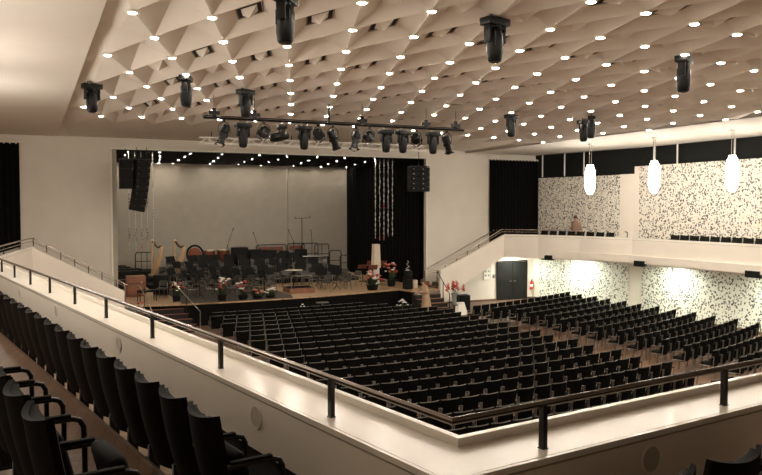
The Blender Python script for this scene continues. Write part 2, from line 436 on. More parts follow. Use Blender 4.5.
# flat side strips at the wall with their raised edge
s = MB()
s.prism([(-9.5, -7), (XL, -7), (XL, YW), (-9.5, YW)], 8.20, 8.24)
for k in range(20):
    y0, y1 = -7 + k * 41.8 / 20, -7 + (k + 1) * 41.8 / 20
    s.poly([(XL, y0, 8.20), (XL, y1, 8.20), (XL, y1, bz(y1) + .03), (XL, y0, bz(y0) + .03)])
struct(s.build('ceiling_side', 'ceiling', smooth=False))
s = MB()
s.prism([(XR, -7), (27.6, -7), (27.6, YW), (XR, YW)], 8.10, 8.14)
for k in range(20):
    y0, y1 = -7 + k * 41.8 / 20, -7 + (k + 1) * 41.8 / 20
    s.poly([(XR, y0, 8.10), (XR, y1, 8.10), (XR, y1, bz(y1) + .03), (XR, y0, bz(y0) + .03)])
struct(s.build('ceiling_side.001', 'ceiling', smooth=False))
MB().box((9, 14, 9.2), (40, 45, 0.2)).build('roof', 'plaster', smooth=False)['kind'] = 'structure'

# recessed downlights at the low points of the folds
cl = thing('ceiling_downlight', '', 'light', group='downlights in the folded ceiling')
MB().lathe([(0.066, 0.0), (0.095, 0.0), (0.095, -0.02), (0.085, -0.03), (0.066, -0.03), (0.066, 0.0)], 20).build('trim_ring', 'white', cl)
MB().lathe([(0.0, -0.046), (0.035, -0.043), (0.058, -0.036), (0.067, -0.027), (0.067, -0.015), (0.0, -0.015)], 20).build('lamp', 'lamp', cl)
P = Proto(cl); by = {}
for i, j, p in lights: by.setdefault(j, []).append((i, p))
for j, row in by.items():
    for k, (i, p) in enumerate(sorted(row)):
        P((p[0], p[1], p[2] + 0.004), 0, f'round recessed ceiling downlight, {ORD[k+1]} from left in the {ORD[8-j]} row from the stage')
# vents in the tops of the coffers
by = {}
for v in vents: by.setdefault(v[1], []).append(v)
for j, row in by.items():
    for k, (i, j_, ap, A, D_, C_, B_) in enumerate(sorted(row)):
        c = Vector(ap); cs = [Vector(q) for q in (A, D_, C_, B_)]; f = 0.38
        ring = [c.lerp(q, f) for q in cs]; zr = sum(q.z for q in ring) / 4 - 0.015
        ring = [Vector((q.x, q.y, zr)) for q in ring]; o_ = Vector((c.x, c.y, zr))
        t = thing('ceiling_vent', f'ceiling vent with dark grille, {ORD[k+1]} from left in the {ORD[(8-j)//2]} vent row from stage', 'vent', tuple(o_), 0, 'vents in the folded ceiling')
        lo = [q - o_ for q in ring]
        m_ = MB(); m_.prism([(q.x * .98, q.y * .98) for q in lo], 0.0, 0.01); m_.build('grille', 'black', t, smooth=False)
        m_ = MB()
        for a, b in zip(lo, lo[1:] + lo[:1]): m_.tube([a, b], 0.014, 4)
        m_.build('frame', 'groove', t, smooth=False)
        m_ = MB(); tip = m_.bm.verts.new((0, 0, -0.13)); vs = [m_.bm.verts.new((q.x * .62, q.y * .62, -0.002)) for q in lo]
        for a in range(4): m_.bm.faces.new((vs[a], vs[(a + 1) % 4], tip))
        m_.bm.faces.new(vs[::-1]); m_.build('diffuser', 'ceiling', t, smooth=False)

# ---------------------------------------------------------------- balconies
C_ = meet(3.10, 3.68)
hall_edge = [(0.02, 30.6), (-1.03, 23.5), C_, Q(3.68, 26.5)]     # travelling from the stage end towards the camera, then along the rear: hall is on the left
# room side lies to the right of travel on the left balcony and on the rear one
def balcony_parapet(name, path, room):
    """room: +1 when the audience side lies to the right of travel"""
    r = room
    f = MB(); strip(f, path, 0, r * 0.10, 2.54, LEDGE - 0.06); strip(f, path, r * 0.38, r * 0.48, 3.23, LEDGE - 0.06); struct(f.build(name, 'parapet', smooth=False))
    f = MB(); strip(f, path, r * 0.0, r * 0.46, LEDGE - 0.045, LEDGE); strip(f, path, r * 0.0, r * 0.05, LEDGE, LEDGE + 0.055)
    strip(f, path, r * 0.43, r * 0.49, LEDGE - 0.04, LEDGE - 0.002); struct(f.build(name + '_ledge', 'ledge', smooth=False))
    f = MB(); strip(f, path, r * 0.10, r * 0.44, LEDGE - 0.075, LEDGE - 0.045); strip(f, path, r * 0.40, r * 0.475, LEDGE - 0.06, LEDGE - 0.04); struct(f.build(name + '_joint', 'groove', smooth=False))
    f = MB(); strip(f, path, r * 0.14, r * 0.38, 2.6, 3.3); struct(f.build(name + '_plinth', 'plinth', smooth=False))
balcony_parapet('wall_balcony_left', hall_edge, +1)
right_edge = [(22.6, 33.05), (23.75, 31.6), (24.68, 29.5), (25.36, 26.6), (25.36, -7)]
balcony_parapet('wall_balcony_right', right_edge, -1)
# left and rear tiers
def lbox(n0, n1, s0, s1): return [L(n0, s0), L(n1, s0), L(n1, s1), L(n0, s1)]
f = MB(); f.prism(lbox(1.5, 3.0, -6, 25), 2.60, 2.87); f.prism([L(-2.5, 25), L(3.0, 25), (0.02, 30.6), (0.02, YW), L(-2.5, 36)], 2.6, 2.869)
f.prism([Q(1.6, 0), Q(3.6, 0), Q(3.6, 26), Q(1.6, 26)], 2.598, 2.875); struct(f.build('floor_balcony_lower', 'tread', smooth=False))
f = MB(); f.prism(lbox(-2.5, 1.95, -6, 25), 2.55, 3.08); struct(f.build('floor_balcony_upper', 'balparquet', smooth=False))
f = MB(); f.prism(lbox(1.945, 1.972, -6, 25), 2.85, 3.084); struct(f.build('trim_4', 'nosing', smooth=False))
f = MB(); f.prism(lbox(-2.5, 0.2, -6, 25), 3.0, 3.35); struct(f.build('floor_balcony_back_tier', 'balparquet', smooth=False))
f = MB(); f.prism([Q(-3, 2.0), Q(1.7, 2.0), Q(1.7, 26), Q(-3, 26)], 2.55, 3.08); struct(f.build('floor_balcony_rear', 'balparquet', smooth=False))
# right balcony slab
f = MB(); f.prism([(22.6, 33.2), (23.7, 31.75), (24.58, 29.6), (25.26, 26.7), (25.26, -7), (27.2, -7), (27.2, 28), (26.0, YW), (22.6, YW)], 2.60, 2.95)
struct(f.build('floor_balcony_right', 'parapet', smooth=False))

# round loudspeaker grilles let into the parapet
def grille(loc, rz, label):
    t = thing('parapet_speaker_grille', label, 'speaker grille', loc, rz, 'round grilles in the parapet')
    X = Matrix.Rotation(R(90), 4, 'X')
    MB().lathe([(0.0, 0.0), (0.085, 0.0), (0.085, 0.006), (0.0, 0.006)], 28, X).build('mesh_disc', 'grillecloth', t)
    MB().lathe([(0.085, 0.0), (0.098, 0.0), (0.096, 0.009), (0.087, 0.009), (0.085, 0.0)], 28, X).build('ring', 'parapet', t)
for s_, z_, lb in [(5.47, 3.50, 'nearest of the round grilles in the left white parapet'), (9.30, 3.51, 'second round grille along the left white parapet from the corner'),
                   (12.8, 3.53, 'third round grille along the left white parapet from the corner'), (16.04, 3.51, 'farthest round grille in the left white parapet')]:
    x, y = L(2.62, s_); grille((x, y, z_), math.atan2(-ln.x, ln.y), lb)
x, y = Q(3.20, 4.19); grille((x, y, 3.51), math.atan2(-rn.x, rn.y), 'round grey grille in the shaded parapet below the rail at lower right')

# balcony railing: one handrail round the corner on posts
rail_path = [L(2.755, 25.5), meet(2.755, 3.33), Q(3.33, 24)]
t = thing('balcony_railing', 'dark bronze handrail on short posts along the white parapet, turning the near corner', 'railing', (*rail_path[1], LEDGE))
o2 = Vector((*rail_path[1], LEDGE))
rp = [Vector((*p, 0)) - Vector((o2.x, o2.y, 0)) for p in rail_path]
h = MB(); h.tube([(p.x, p.y, 0.280) for p in rp], 0.0225, 14); h.build('handrail', 'railmetal', t)
def post(px, py, rz):
    m_ = MB(); m_.box((0, 0, 0.137), (0.036, 0.04, 0.275)); m_.box((0, 0, 0.003), (0.046, 0.05, 0.006))
    m_.build('post', 'darkmetal', t, (px - o2.x, py - o2.y, 0.0), rz, smooth=False)
for s_ in (4.53, 6.5, 8.45, 10.36, 12.12, 13.92, 15.68, 17.42, 19.1, 20.9, 22.7):
    x, y = L(2.755, s_); post(x, y, -AL)
for k in range(7):
    x, y = Q(3.33, 3.32 + 1.885 * k); post(x, y, math.atan2(rd.y, rd.x))
# railing of the far part of the left balcony and the left stair
def rail_thing(name, label, top, posts, drop=0.27, r=0.022, second=True, m='bronze'):
    o = Vector(top[0]); t = thing(name, label, 'railing', tuple(o))
    MB().tube([Vector(p) - o for p in top], r, 8).build('handrail', m, t)
    if second: MB().tube([Vector(p) - o - Vector((0, 0, 0.12)) for p in top], r * 0.6, 6).build('lower_rail', m, t)
    for p, h_ in posts:
        q = Vector(p) - o; MB().tube([q, q - Vector((0, 0, h_))], 0.02, 6).build('post', 'darkmetal', t)
    return t
def lerp3(a, b, f): return tuple(Vector(a).lerp(Vector(b), f))
a0, a1, a2 = (-1.15, 23.5, 4.0), (-0.12, 30.4, 4.02), (0.05, 30.85, 4.02)
a3, a4 = (3.30, 30.95, 2.17), (3.31, 30.95, 1.2)
rail_thing('stair_railing', 'bronze railing descending the white stair parapet at the left of the stage', [a0, a1, a2, a3, a4],
           [(lerp3(a0, a1, .35), .28), (lerp3(a0, a1, .75), .28), (a2, .3)] + [(lerp3(a2, a3, f_), .29) for f_ in (.14, .29, .44, .59, .74, .9)])
b0, b1, b2, b3 = (17.89, 33.1, 1.97), (18.62, 33.1, 1.99), (22.5, 33.12, 4.0), (23.85, 31.7, 4.0)
rail_thing('stair_railing.001', 'steel railing climbing the white stair parapet at the right of the stage', [b0, b1, b2, b3],
           [(b0, .9)] + [(lerp3(b1, b2, f_), .28) for f_ in (.12, .29, .46, .64, .82)] + [(b2, .3), (lerp3(b2, b3, .4), .3)])
t = rail_thing('wall_handrail', 'slim handrail fixed to the front wall above the right stair', [(18.9, YW - .1, 1.95), (23.1, YW - .1, 3.92), (23.9, YW - .1, 3.95)], [], second=False)
for f_ in (.15, .5, .85):
    MB().box((4.2 * f_, 0.05, 1.97 * f_ - .03), (0.03, 0.12, 0.03)).build('bracket', 'darkmetal', t)
b3b = [(23.85, 31.7, 4.0), (24.85, 29.5, 4.0)]
rail_thing('balcony_end_rail', 'thin steel rail on the right balcony ledge beside the black curtain', b3b, [(b3b[1], .3)], second=False, m='chrome')
# stair parapets
f = MB(); f.prism([(22.6, LEDGE), (22.6, 2.54), (19.76, 1.03), (18.75, 0.0), (18.75, 1.98)], 33.0, 33.18, lambda a, b, h_: (a, h_, b)); struct(f.build('wall_stair_right', 'parapet', smooth=False))
f = MB(); f.prism([(0.02, LEDGE), (0.02, 2.54), (2.2, 1.0), (2.2, 0), (3.24, 0.0), (3.24, 1.91)], 30.6, 30.78, lambda a, b, h_: (a, h_, b)); struct(f.build('wall_stair_left', 'parapet', smooth=False))
f = MB()
for k in range(10):
    f.box((19.1 + 0.35 * k, 33.98, 0.55 + 0.098 * (k + 1)), (0.36, 1.6, 1.1 + 0.196 * (k + 1) - 1.0 + 0.0)) if False else f.box((19.1 + 0.36 * k, 33.98, 0.95 + 0.19 * k), (0.38, 1.62, 0.19))
struct(f.build('stair_flight_right', 'nosing', smooth=False))
f = MB()
for k in range(10): f.box((2.9 - 0.32 * k, 31.6, 0.95 + 0.19 * k), (0.36, 1.62, 0.19))
struct(f.build('stair_flight_left', 'nosing', smooth=False))
# black curtains hung over the openings either side of the proscenium
def curtain(name, label, x0, x1, y, z0, z1, n, amp=0.05, header=True):
    t = thing(name, label, 'curtain', ((x0 + x1) / 2, y, z0))
    wdt = x1 - x0
    m_ = MB()
    m_.slab(lambda u, v: ((u - .5) * wdt, amp * math.sin(u * n * 2 * PI) * (0.7 + 0.3 * v), v * (z1 - z0)), n * 8, 3, lambda u, v: (0, 0.02, 0))
    m_.build('cloth', 'blackcloth', t, ang=80)
    if header:
        m_ = MB(); m_.box((0, 0, z1 - z0 + 0.03), (wdt + 0.1, 0.1, 0.05))
        for k in range(n): m_.box(((k + .5) / n * wdt - wdt / 2, -0.05, z1 - z0 - 0.02), (0.05, 0.05, 0.06))
        m_.build('curtain_track', 'parapet', t, smooth=False)
    return t
curtain('wall_curtain', 'black curtain hanging in the opening at the right end of the balcony', 22.78, 26.3, YW - 0.12, 2.95, 7.80, 16)
curtain('wall_curtain.001', 'black curtain in the opening at the far left behind the balcony', -4.0, -0.41, YW - 0.12, 2.95, 7.86, 16)
# black loudspeaker boxes under the lip of the right balcony front
for (x, y), lb in [((24.05, 31.15), 'small black box under the balcony lip, nearest the dark door'), ((25.30, 26.0), 'middle one of the small black boxes under the balcony lip'), ((25.30, 20.05), 'nearest of the small black boxes under the balcony lip')]:
    t = thing('balcony_speaker', lb, 'speaker', (x, y, 2.46), R(10) if y > 28 else 0, 'boxes under the balcony lip')
    MB().rbox((0, 0, 0.13), (0.24, 0.62, 0.26), 0.01).build('cabinet', 'black', t); MB().box((-0.125, 0, 0.13), (0.012, 0.54, 0.2)).build('grille', 'blackwall', t)
# soffit lamps under the right balcony, washing the lower wall
for k, (x, y, lb) in enumerate([(24.3, 34.0, 'lamp under the balcony soffit above the dark double door'), (25.5, 31.0, 'lamp under the balcony soffit washing the far flecked wall'), (26.0, 25.3, 'lamp under the balcony soffit washing the flecked wall in the middle'),
                               (26.0, 20.0, 'lamp under the balcony soffit beyond the nearest black box'), (26.0, 14.5, 'lamp under the balcony soffit near the rail post at right'), (26.0, 9, 'lamp under the balcony soffit out beyond the right rail')]):
    t = thing('soffit_lamp', lb, 'light', (x, y, 2.60), 0, 'lamps under the right balcony')
    MB().lathe([(0.09, 0), (0.13, 0), (0.13, -0.03), (0.09, -0.03), (0.09, 0)], 16).build('trim_ring', 'white', t)
    MB().lathe([(0, -0.028), (0.09, -0.028), (0.09, -0.02), (0, -0.02)], 16).build('lamp', 'underlamp', t)

# door under the right balcony and what hangs beside it
d = thing('door_1', 'dark grey double door under the right balcony', 'door', (24.35, YW - 0.02, 0)); d['kind'] = 'structure'
for k, sx in enumerate((-1, 1)):
    lf = MB().rbox((sx * 0.475, -0.02, 1.06), (0.94, 0.06, 2.10), 0.008, 1).build('door_leaf', 'door', d)
    hd = MB().tube([(sx * .07, -0.05, 1.05), (sx * .07, -0.10, 1.05), (sx * .22, -0.10, 1.05)], 0.014, 6).build('door_handle', 'chrome', lf)
MB().box((-0.98, -0.02, 1.08), (0.06, 0.09, 2.18)).box((0.98, -0.02, 1.08), (0.06, 0.09, 2.18)).box((0, -0.02, 2.16), (2.02, 0.09, 0.06)).build('door_frame', 'door', d, smooth=False)
t = thing('fire_extinguisher', 'red fire extinguisher on the white wall right of the dark door', 'fire extinguisher', (25.62, YW - 0.13, 0.52))
MB().lathe([(0, 0), (0.085, 0.005), (0.09, 0.03), (0.09, 0.40), (0.06, 0.47), (0.03, 0.49), (0, 0.49)], 16).build('cylinder', 'red', t)
MB().lathe([(0, .48), (0.025, .48), (0.025, .53), (0, .53)], 10).box((0.04, 0, 0.55), (0.12, 0.02, 0.02)).build('valve', 'black', t)
MB().tube([(0.02, 0, .5), (0.12, -.02, .45), (0.13, -.02, .25), (0.11, -.02, .1)], 0.012, 6).build('hose', 'black', t)
MB().lathe([(0.0905, .16), (0.0915, .16), (0.0915, .30), (0.0905, .30), (0.0905, .16)], 16).build('label_band', 'paper', t)
t = thing('wall_switch', 'small dark switch plate on the wall left of the dark door', 'switch', (23.15, YW - 0.01, 1.35))
MB().rbox((0, 0, 0), (0.14, 0.02, 0.20), 0.006, 1).build('plate', 'frame', t); MB().box((0, -.015, 0), (0.05, 0.02, 0.08)).build('rocker', 'black', t)
t = thing('wall_notice', 'pale framed notice panel on the white wall below the stair', 'notice', (22.72, YW - 0.015, 1.22))
MB().box((0, 0, .31), (0.46, 0.02, 0.62)).build('sheet', 'paper', t, smooth=False)
MB().box((-.23, -.01, .31), (.025, .03, .64)).box((.23, -.01, .31), (.025, .03, .64)).box((0, -.01, .63), (.48, .03, .025)).box((0, -.01, -.01), (.48, .03, .025)).build('frame', 'parapet', t, smooth=False)
for k in range(4): MB().box((-.1 + .2 * (k % 2), -.012, .2 + .22 * (k // 2)), (.09, .008, .09)).build('pictogram', 'frame', t, smooth=False)

# ---------------------------------------------------------------- pendants over the right balcony (those out of view and along the left side are added for light)
pt = thing('pendant_lamp', '', 'pendant lamp', group='pendant lanterns along the side walls')
m_ = MB(); m_.lathe([(0, -0.06), (0.10, -0.06), (0.10, 0), (0.14, 0.0), (0.14, 0.06), (0.18, 0.08), (0.18, 0.16), (0.215, 0.2), (0.225, 0.6), (0.215, 1.03), (0.18, 1.07), (0.18, 1.15), (0.13, 1.19), (0.13, 1.28), (0, 1.28)], 20)
m_.build('lantern', 'pendant', pt)
m_ = MB()
for z_ in (0.22, 0.48, 0.74, 1.00): m_.lathe([(0.205, z_), (0.232, z_), (0.232, z_ + .02), (0.205, z_ + .02), (0.205, z_)], 20)
m_.build('hoop', 'bead', pt)
m_ = MB(); m_.tube([(-.06, 0, 1.27), (-.06, 0, 2.2)], 0.010, 6).tube([(.06, 0, 1.27), (.06, 0, 2.2)], 0.010, 6).build('stem', 'chrome', pt)
MB().lathe([(0, 2.2), (0.14, 2.2), (0.14, 2.26), (0, 2.26)], 14).build('ceiling_rose', 'parapet', pt)
P = Proto(pt)
for x, y, lb in [(23.3, 27.15, 'farthest of the three glowing white pendant lanterns'), (23.6, 23.55, 'middle one of the three glowing white pendant lanterns'), (23.9, 19.95, 'nearest of the three glowing white pendant lanterns'),
                 (24.1, 15.5, 'added unseen pendant lantern past the right edge, fourth from the stage'), (24.1, 11.0, 'added unseen pendant lantern past the right edge, fifth from the stage'), (24.1, 6.0, 'added unseen pendant lantern past the right edge, sixth from the stage')]:  # lanterns on this line are out of view, added for their light
    P((x, y, 5.84), 0, lb)
for k, (x, y) in enumerate([(-1.7, 20.5), (-1.8, 16.0), (-2.0, 11.5)]):  # unseen lanterns added to brighten the ceiling and its left strip
    P((x, y, 5.9), 0, f'added unseen pendant lantern over the left balcony, {ORD[k+1]} from the stage')

# ---------------------------------------------------------------- stage house
SZ = 1.0
stage_poly = [(3.26, 33.0), (4.3, 33.0), (5.85, 32.75), (9.3, 32.78), (12.3, 33.05), (14.5, 33.5), (16.9, 34.05), (17.15, 33.05), (18.85, 33.05), (18.85, 46), (3.26, 46)]
struct(MB().prism(stage_poly, SZ - 0.06, SZ).build('floor_stage', 'stagewood', smooth=False))
f = MB(); strip(f, [(4.3, 33.02), (5.85, 32.77), (9.3, 32.80), (12.3, 33.07), (14.5, 33.52), (16.95, 34.07), (17.17, 33.07)], 0.0, -0.12, 0.0, SZ - 0.06); struct(f.build('wall_stage_front', 'blackcloth', smooth=False))
for z_, y_ in ((1.2, 39.4), (1.4, 41.2), (1.6, 43.0)):
    struct(MB().box((11.2, (y_ + 45.0) / 2, z_ - 0.1), (11.6, 45.0 - y_, 0.2)).build('stage_riser', 'blackwall', smooth=False))
struct(MB().box((11, 45.15, 4.4), (15.2, 0.2, 6.9)).build('wall_stage_back', 'backdrop', smooth=False))
struct(MB().box((14.6, 45.03, 4.4), (0.03, 0.03, 6.8)).build('trim_5', 'groove', smooth=False))
struct(MB().box((3.3, 40.1, 4.4), (0.3, 10.2, 7.4)).build('wall_stage_left', 'backdrop', smooth=False))
struct(MB().box((19.0, 40.1, 4.4), (0.3, 10.2, 7.4)).build('wall_stage_right', 'blackwall', smooth=False))
struct(MB().box((11, 40.15, 7.79), (15.7, 10.4, 0.12)).build('ceiling_stage', 'blackcloth', smooth=False))
t = thing('stage_curtain', 'tall black curtain masking the right side of the stage', 'curtain', (18.6, 40.0, SZ))
MB().slab(lambda u, v: (0.07 * math.sin(u * 44 * PI), (u - .5) * 9.9, v * 6.7), 176, 2, lambda u, v: (0.02, 0, 0)).build('cloth', 'blackcloth', t, ang=80)
MB().box((0, 0, 6.71), (0.06, 9.9, 0.05)).build('curtain_track', 'black', t, smooth=False)
# small lamps in the black stage ceiling
sl = thing('stage_downlight', '', 'light', group='lamps in the black stage ceiling')
MB().lathe([(0.045, 0), (0.07, 0), (0.07, -0.02), (0.045, -0.02), (0.045, 0)], 12).build('trim_ring', 'black', sl); MB().lathe([(0, -0.018), (0.045, -0.018), (0.045, -0.01), (0, -0.01)], 12).build('lamp', 'smalllamp', sl)
P = Proto(sl)
for r_, yy in enumerate((35.9, 38.5, 41.3, 44.2)):
    for k, xx in enumerate((4.05 + .15 * r_, 5.45 + .4 * r_, 6.85 + .2 * r_, 8.35 + .4 * r_, 10.2 + .35 * r_, 11.6 + .35 * r_, 13.2 + .5 * r_, 14.7 + .6 * r_, 16.4 + .6 * r_)):
        if xx < 18.3: P((xx, yy, 7.73), 0, f'tiny lamp in the black stage ceiling, {ORD[k+1]} from left in the {ORD[r_+1]} row')
# steps up to the stage
f = MB(); g = MB()
for k in range(5):
    z_ = SZ - 0.185 * (k + 1)
    f.prism([(4.3 + .02 * k, 33.0 - .36 * k), (5.8 + .10 * k, 33.0 - .36 * k), (5.8 + .10 * (k + 1), 33.0 - .36 * (k + 1)), (4.3, 33.0 - .36 * (k + 1))], 0, z_)
    g.prism([(4.3 + .02 * k, 33.0 - .36 * k - .24), (5.86 + .10 * k, 33.0 - .36 * k - .24), (5.82 + .10 * (k + 1), 33.0 - .36 * (k + 1) - .02), (4.3, 33.0 - .36 * (k + 1) - .02)], z_, z_ + 0.02)
struct(f.build('stage_steps', 'plinth', smooth=False)); struct(g.build('trim_6', 'mahogany', smooth=False))
f = MB(); g = MB()
for k in range(5):
    z_ = SZ - 0.185 * (k + 1)
    f.box((17.88, 33.05 - .34 * (k + .5), z_ / 2), (1.46, .34, z_)); g.box((17.88, 33.05 - .34 * (k + 1) + .08, z_ + .012), (1.48, .16, .024))
struct(f.build('stage_steps.001', 'plinth', smooth=False)); struct(g.build('trim_7', 'case', smooth=False))
s0, s1 = (18.56, 33.0, 1.95), (18.32, 31.35, 1.0)
rail_thing('step_handrail', 'dark handrail beside the steps at the right end of the stage', [s0, s1, (18.31, 31.3, .02)], [(s0, .9), (lerp3(s0, s1, .5), .9)], second=False, m='darkmetal')
rail_thing('step_handrail.001', 'silver handrail running down to the floor beside the left stage steps', [(5.55, 33.2, 1.92), (6.25, 31.0, .88), (6.25, 31.0, 0.02)], [((5.55, 33.2, 1.92), .9), ((5.9, 32.1, 1.4), .95)], second=False, m='chrome')
rail_thing('step_handrail.002', 'short bent silver rail at the left of the left stage steps', [(3.5, 33.1, 1.92), (4.1, 32.9, 1.85), (4.35, 32.3, 1.3), (4.4, 31.2, .8), (4.4, 31.2, 0.02)], [((3.5, 33.1, 1.92), .9), ((4.3, 32.95, 1.75), .75)], second=False, m='chrome')

# ---------------------------------------------------------------- lighting equipment
def moving_head(label, group, tilt=0.0, body='tall'):
    t = thing('moving_head_light', label, 'stage light', group=group)
    MB().box((-.10, 0, -.04), (.03, .06, .08)).box((.10, 0, -.04), (.03, .06, .08)).tube([(-.13, 0, -.03), (.13, 0, -.03)], .02, 8).build('clamp', 'frame', t)
    MB().rbox((0, 0, -.15), (.52, .28, .14), .02, 2).box((0, -.135, -.15), (.2, .012, .06)).build('base', 'fixture', t)
    m_ = MB()
    for sx in (-1, 1):
        m_.rbox((sx * .185, 0, -.36), (.055, .16, .32), .02, 2)
    m_.lathe([(0, -.215), (.11, -.215), (.11, -.25), (0, -.25)], 16).rbox((0, 0, -.245), (.38, .14, .06), .02, 2); m_.build('yoke', 'fixture', t)
    X = Matrix.Translation((0, 0, -.46)) @ Matrix.Rotation(tilt, 4, 'X') @ Matrix.Scale(1.15, 4)
    hd = MB().lathe([(0, .20), (.07, .20), (.10, .16), (.125, .05), (.135, -.06), (.13, -.2), (.11, -.32), (.09, -.345), (0, -.345)], 18, X)
    for k in range(4): hd.box((.125 * math.cos(k * PI / 2 + .78), .125 * math.sin(k * PI / 2 + .78), 0.0), (.03, .03, .2), mtx=X)
    h_ = hd.build('head', 'fixture', t)
    MB().lathe([(0, -.346), (.078, -.346), (.06, -.36), (0, -.366)], 16, X).build('lens', 'lens', h_)
    return t
P = Proto(moving_head('', 'moving lights on the ceiling'))
for x, y, rz, lb in [(1.42, 20.0, .3, 'black moving head light hanging near the left edge of the ceiling'), (3.33, 17.9, 1.2, 'black moving head light, second from left on the ceiling'),
                     (5.12, 19.3, .4, 'black moving head light on the ceiling just above the left end of the lighting bar'), (3.36, 10.45, .9, 'largest black moving head light at the top of the ceiling, cut by the frame'),
                     (6.85, 10.3, .2, 'black moving head light near the top, second largest'), (11.87, 11.1, .5, 'black moving head light nearest the right edge'),
                     (14.08, 20.2, .3, 'black moving head light alone between the lighting bar and the pendant lanterns'), (16.41, 19.1, .9, 'front one of the two overlapping black moving head lights'), (16.95, 20.1, .2, 'rear one of the two overlapping black moving head lights')]:
    P((x, y, nz(x) + .06), rz, lb, (.9, .9, .9))
# lighting bar
BY, BZ = 20.5, 7.62
t = thing('lighting_bar', 'long black lighting bar hanging below the ceiling in front of the stage', 'lighting bar', (8.37, BY, BZ))
MB().tube([(-4.1, 0, 0), (4.1, 0, 0)], .035, 8).build('pipe', 'fixture', t)
MB().tube([(-4.05, 0.03, .06), (4.0, 0.03, .06)], .015, 6).build('cable', 'black', t)
for x in (4.56, 5.69, 8.96, 11.12, 12.18):
    m_ = MB(); m_.box((x - 8.37, 0, .12), (.10, .06, .30)); m_.box((x - 8.37, 0, .14), (.30, .08, .10)); m_.tube([(x - 8.37, 0, .26), (x - 8.37, 0, .62)], .008, 5); m_.build('hanger', 'fixture', t, smooth=False)
MB().tube([(7.91 - 8.37, 0, -.02), (7.91 - 8.37, 0, .55)], .03, 8).build('drop_pole', 'fixture', t)
def profile_spot(label, group):
    t = thing('profile_spotlight', label, 'stage light', group=group)
    MB().box((0, 0, -.02), (.06, .09, .10)).build('clamp', 'fixture', t)
    MB().tube([(-.19, 0, -.42)] + [(.19 * math.cos(a), 0, -.28 + .2 * math.sin(a)) for a in [PI - k * PI / 10 for k in range(11)]] + [(.19, 0, -.42)], .014, 6).build('yoke', 'fixture', t)
    X = Matrix.Translation((0, 0, -.40)) @ Matrix.Rotation(R(22), 4, 'Y') @ Matrix.Rotation(R(-12), 4, 'X')
    b_ = MB().lathe([(0, .24), (.10, .24), (.14, .18), (.14, -.02), (.11, -.06), (.11, -.32), (.13, -.34), (.13, -.42), (0, -.42)], 16, X)
    b_.box((0, 0, -.10), (.31, .06, .10), mtx=X); b_.build('barrel', 'fixture', t)
    MB().box((0, 0, -.44), (.27, .27, .03), mtx=X).build('gel_frame', 'fixture', t, smooth=False)
    MB().lathe([(0, -.456), (.10, -.456), (.10, -.462), (0, -.462)], 14, X).build('lens', 'bead', t)
    return t
def fresnel(label, group):
    t = thing('fresnel_spotlight', label, 'stage light', group=group)
    MB().box((0, 0, -.02), (.06, .09, .10)).build('clamp', 'fixture', t)
    MB().tube([(-.21, 0, -.34)] + [(.21 * math.cos(a), 0, -.27 + .19 * math.sin(a)) for a in [PI - k * PI / 10 for k in range(11)]] + [(.21, 0, -.34)], .014, 6).build('yoke', 'fixture', t)
    X = Matrix.Translation((0, 0, -.33)) @ Matrix.Rotation(R(35), 4, 'Y') @ Matrix.Rotation(R(-40), 4, 'X')
    MB().lathe([(0, .16), (.12, .16), (.17, .10), (.17, -.12), (.15, -.16), (0, -.16)], 18, X).build('body', 'fixture', t)
    for k in range(4):
        Y = X @ Matrix.Rotation(k * PI / 2, 4, 'Z') @ Matrix.Translation((.17, 0, -.2)) @ Matrix.Rotation(R(20), 4, 'Y')
        MB().box((0, 0, 0), (.012, .22, .16), mtx=Y).build('barn_door', 'fixture', t, smooth=False)
    MB().lathe([(0, -.162), (.14, -.162), (.1, -.18), (0, -.19)], 16, X).build('lens', 'lens', t)
    return t
G = 'spotlights along the black bar'
Pm, Pp, Pf = Proto(moving_head('', G)), Proto(profile_spot('', G)), Proto(fresnel('', G))
Ph = Proto(moving_head('', G, tilt=R(80)))
kinds = [(4.83, Pp, 0, 'profile spotlight'), (5.36, Pm, .1, 'moving head light'), (5.96, Pf, 0, 'fresnel spotlight with barn doors'), (6.48, Ph, 1.45, 'moving head light turned level'), (7.14, Pm, .2, 'moving head light'),
         (7.57, Pf, .5, 'fresnel spotlight with barn doors'), (8.02, Pp, 3.0, 'profile spotlight'), (8.76, Pp, 0.3, 'profile spotlight'), (9.19, Pf, 0, 'fresnel spotlight with barn doors'), (9.75, Pm, 0, 'moving head light'), (10.32, Pm, .3, 'moving head light'),
         (10.77, Pf, 3.1, 'fresnel spotlight with barn doors'), (11.37, Pm, 0, 'moving head light'), (11.86, Pp, 3.1, 'profile spotlight')]
for k, (x, pr_, rz, nm) in enumerate(kinds):
    pr_((x, BY, BZ - .03), rz, f'black {nm}, {ORD[k+1]} from left on the black lighting bar', (.86, .86, .86))
# aluminium truss in front of the proscenium
t = thing('lighting_truss', 'pale aluminium lattice truss hanging above the proscenium opening', 'truss', (11.3, 30.6, 7.88))
m_ = MB()
for (dy, dz) in ((-.12, .12), (.12, .12), (-.12, -.12), (.12, -.12)): m_.tube([(-5.1, dy, dz), (5.25, dy, dz)], .026, 8)
m_.build('chord', 'truss', t)
m_ = MB(); N = 34
for k in range(N):
    x0, x1 = -5.1 + 10.35 * k / N, -5.1 + 10.35 * (k + 1) / N; s_ = 1 if k % 2 else -1
    for dy in (-.12, .12): m_.tube([(x0, dy, .12 * s_), (x1, dy, -.12 * s_)], .016, 6)
    m_.tube([(x0, -.12 * s_, .12), (x1, .12 * s_, .12)], .013, 5)
m_.build('lattice', 'truss', t)
for x in (-4.6, -1.2, 2.1, 4.7): MB().tube([(x, 0, .12), (x, 0, .42)], .02, 6).build('drop_rod', 'fixture', t)
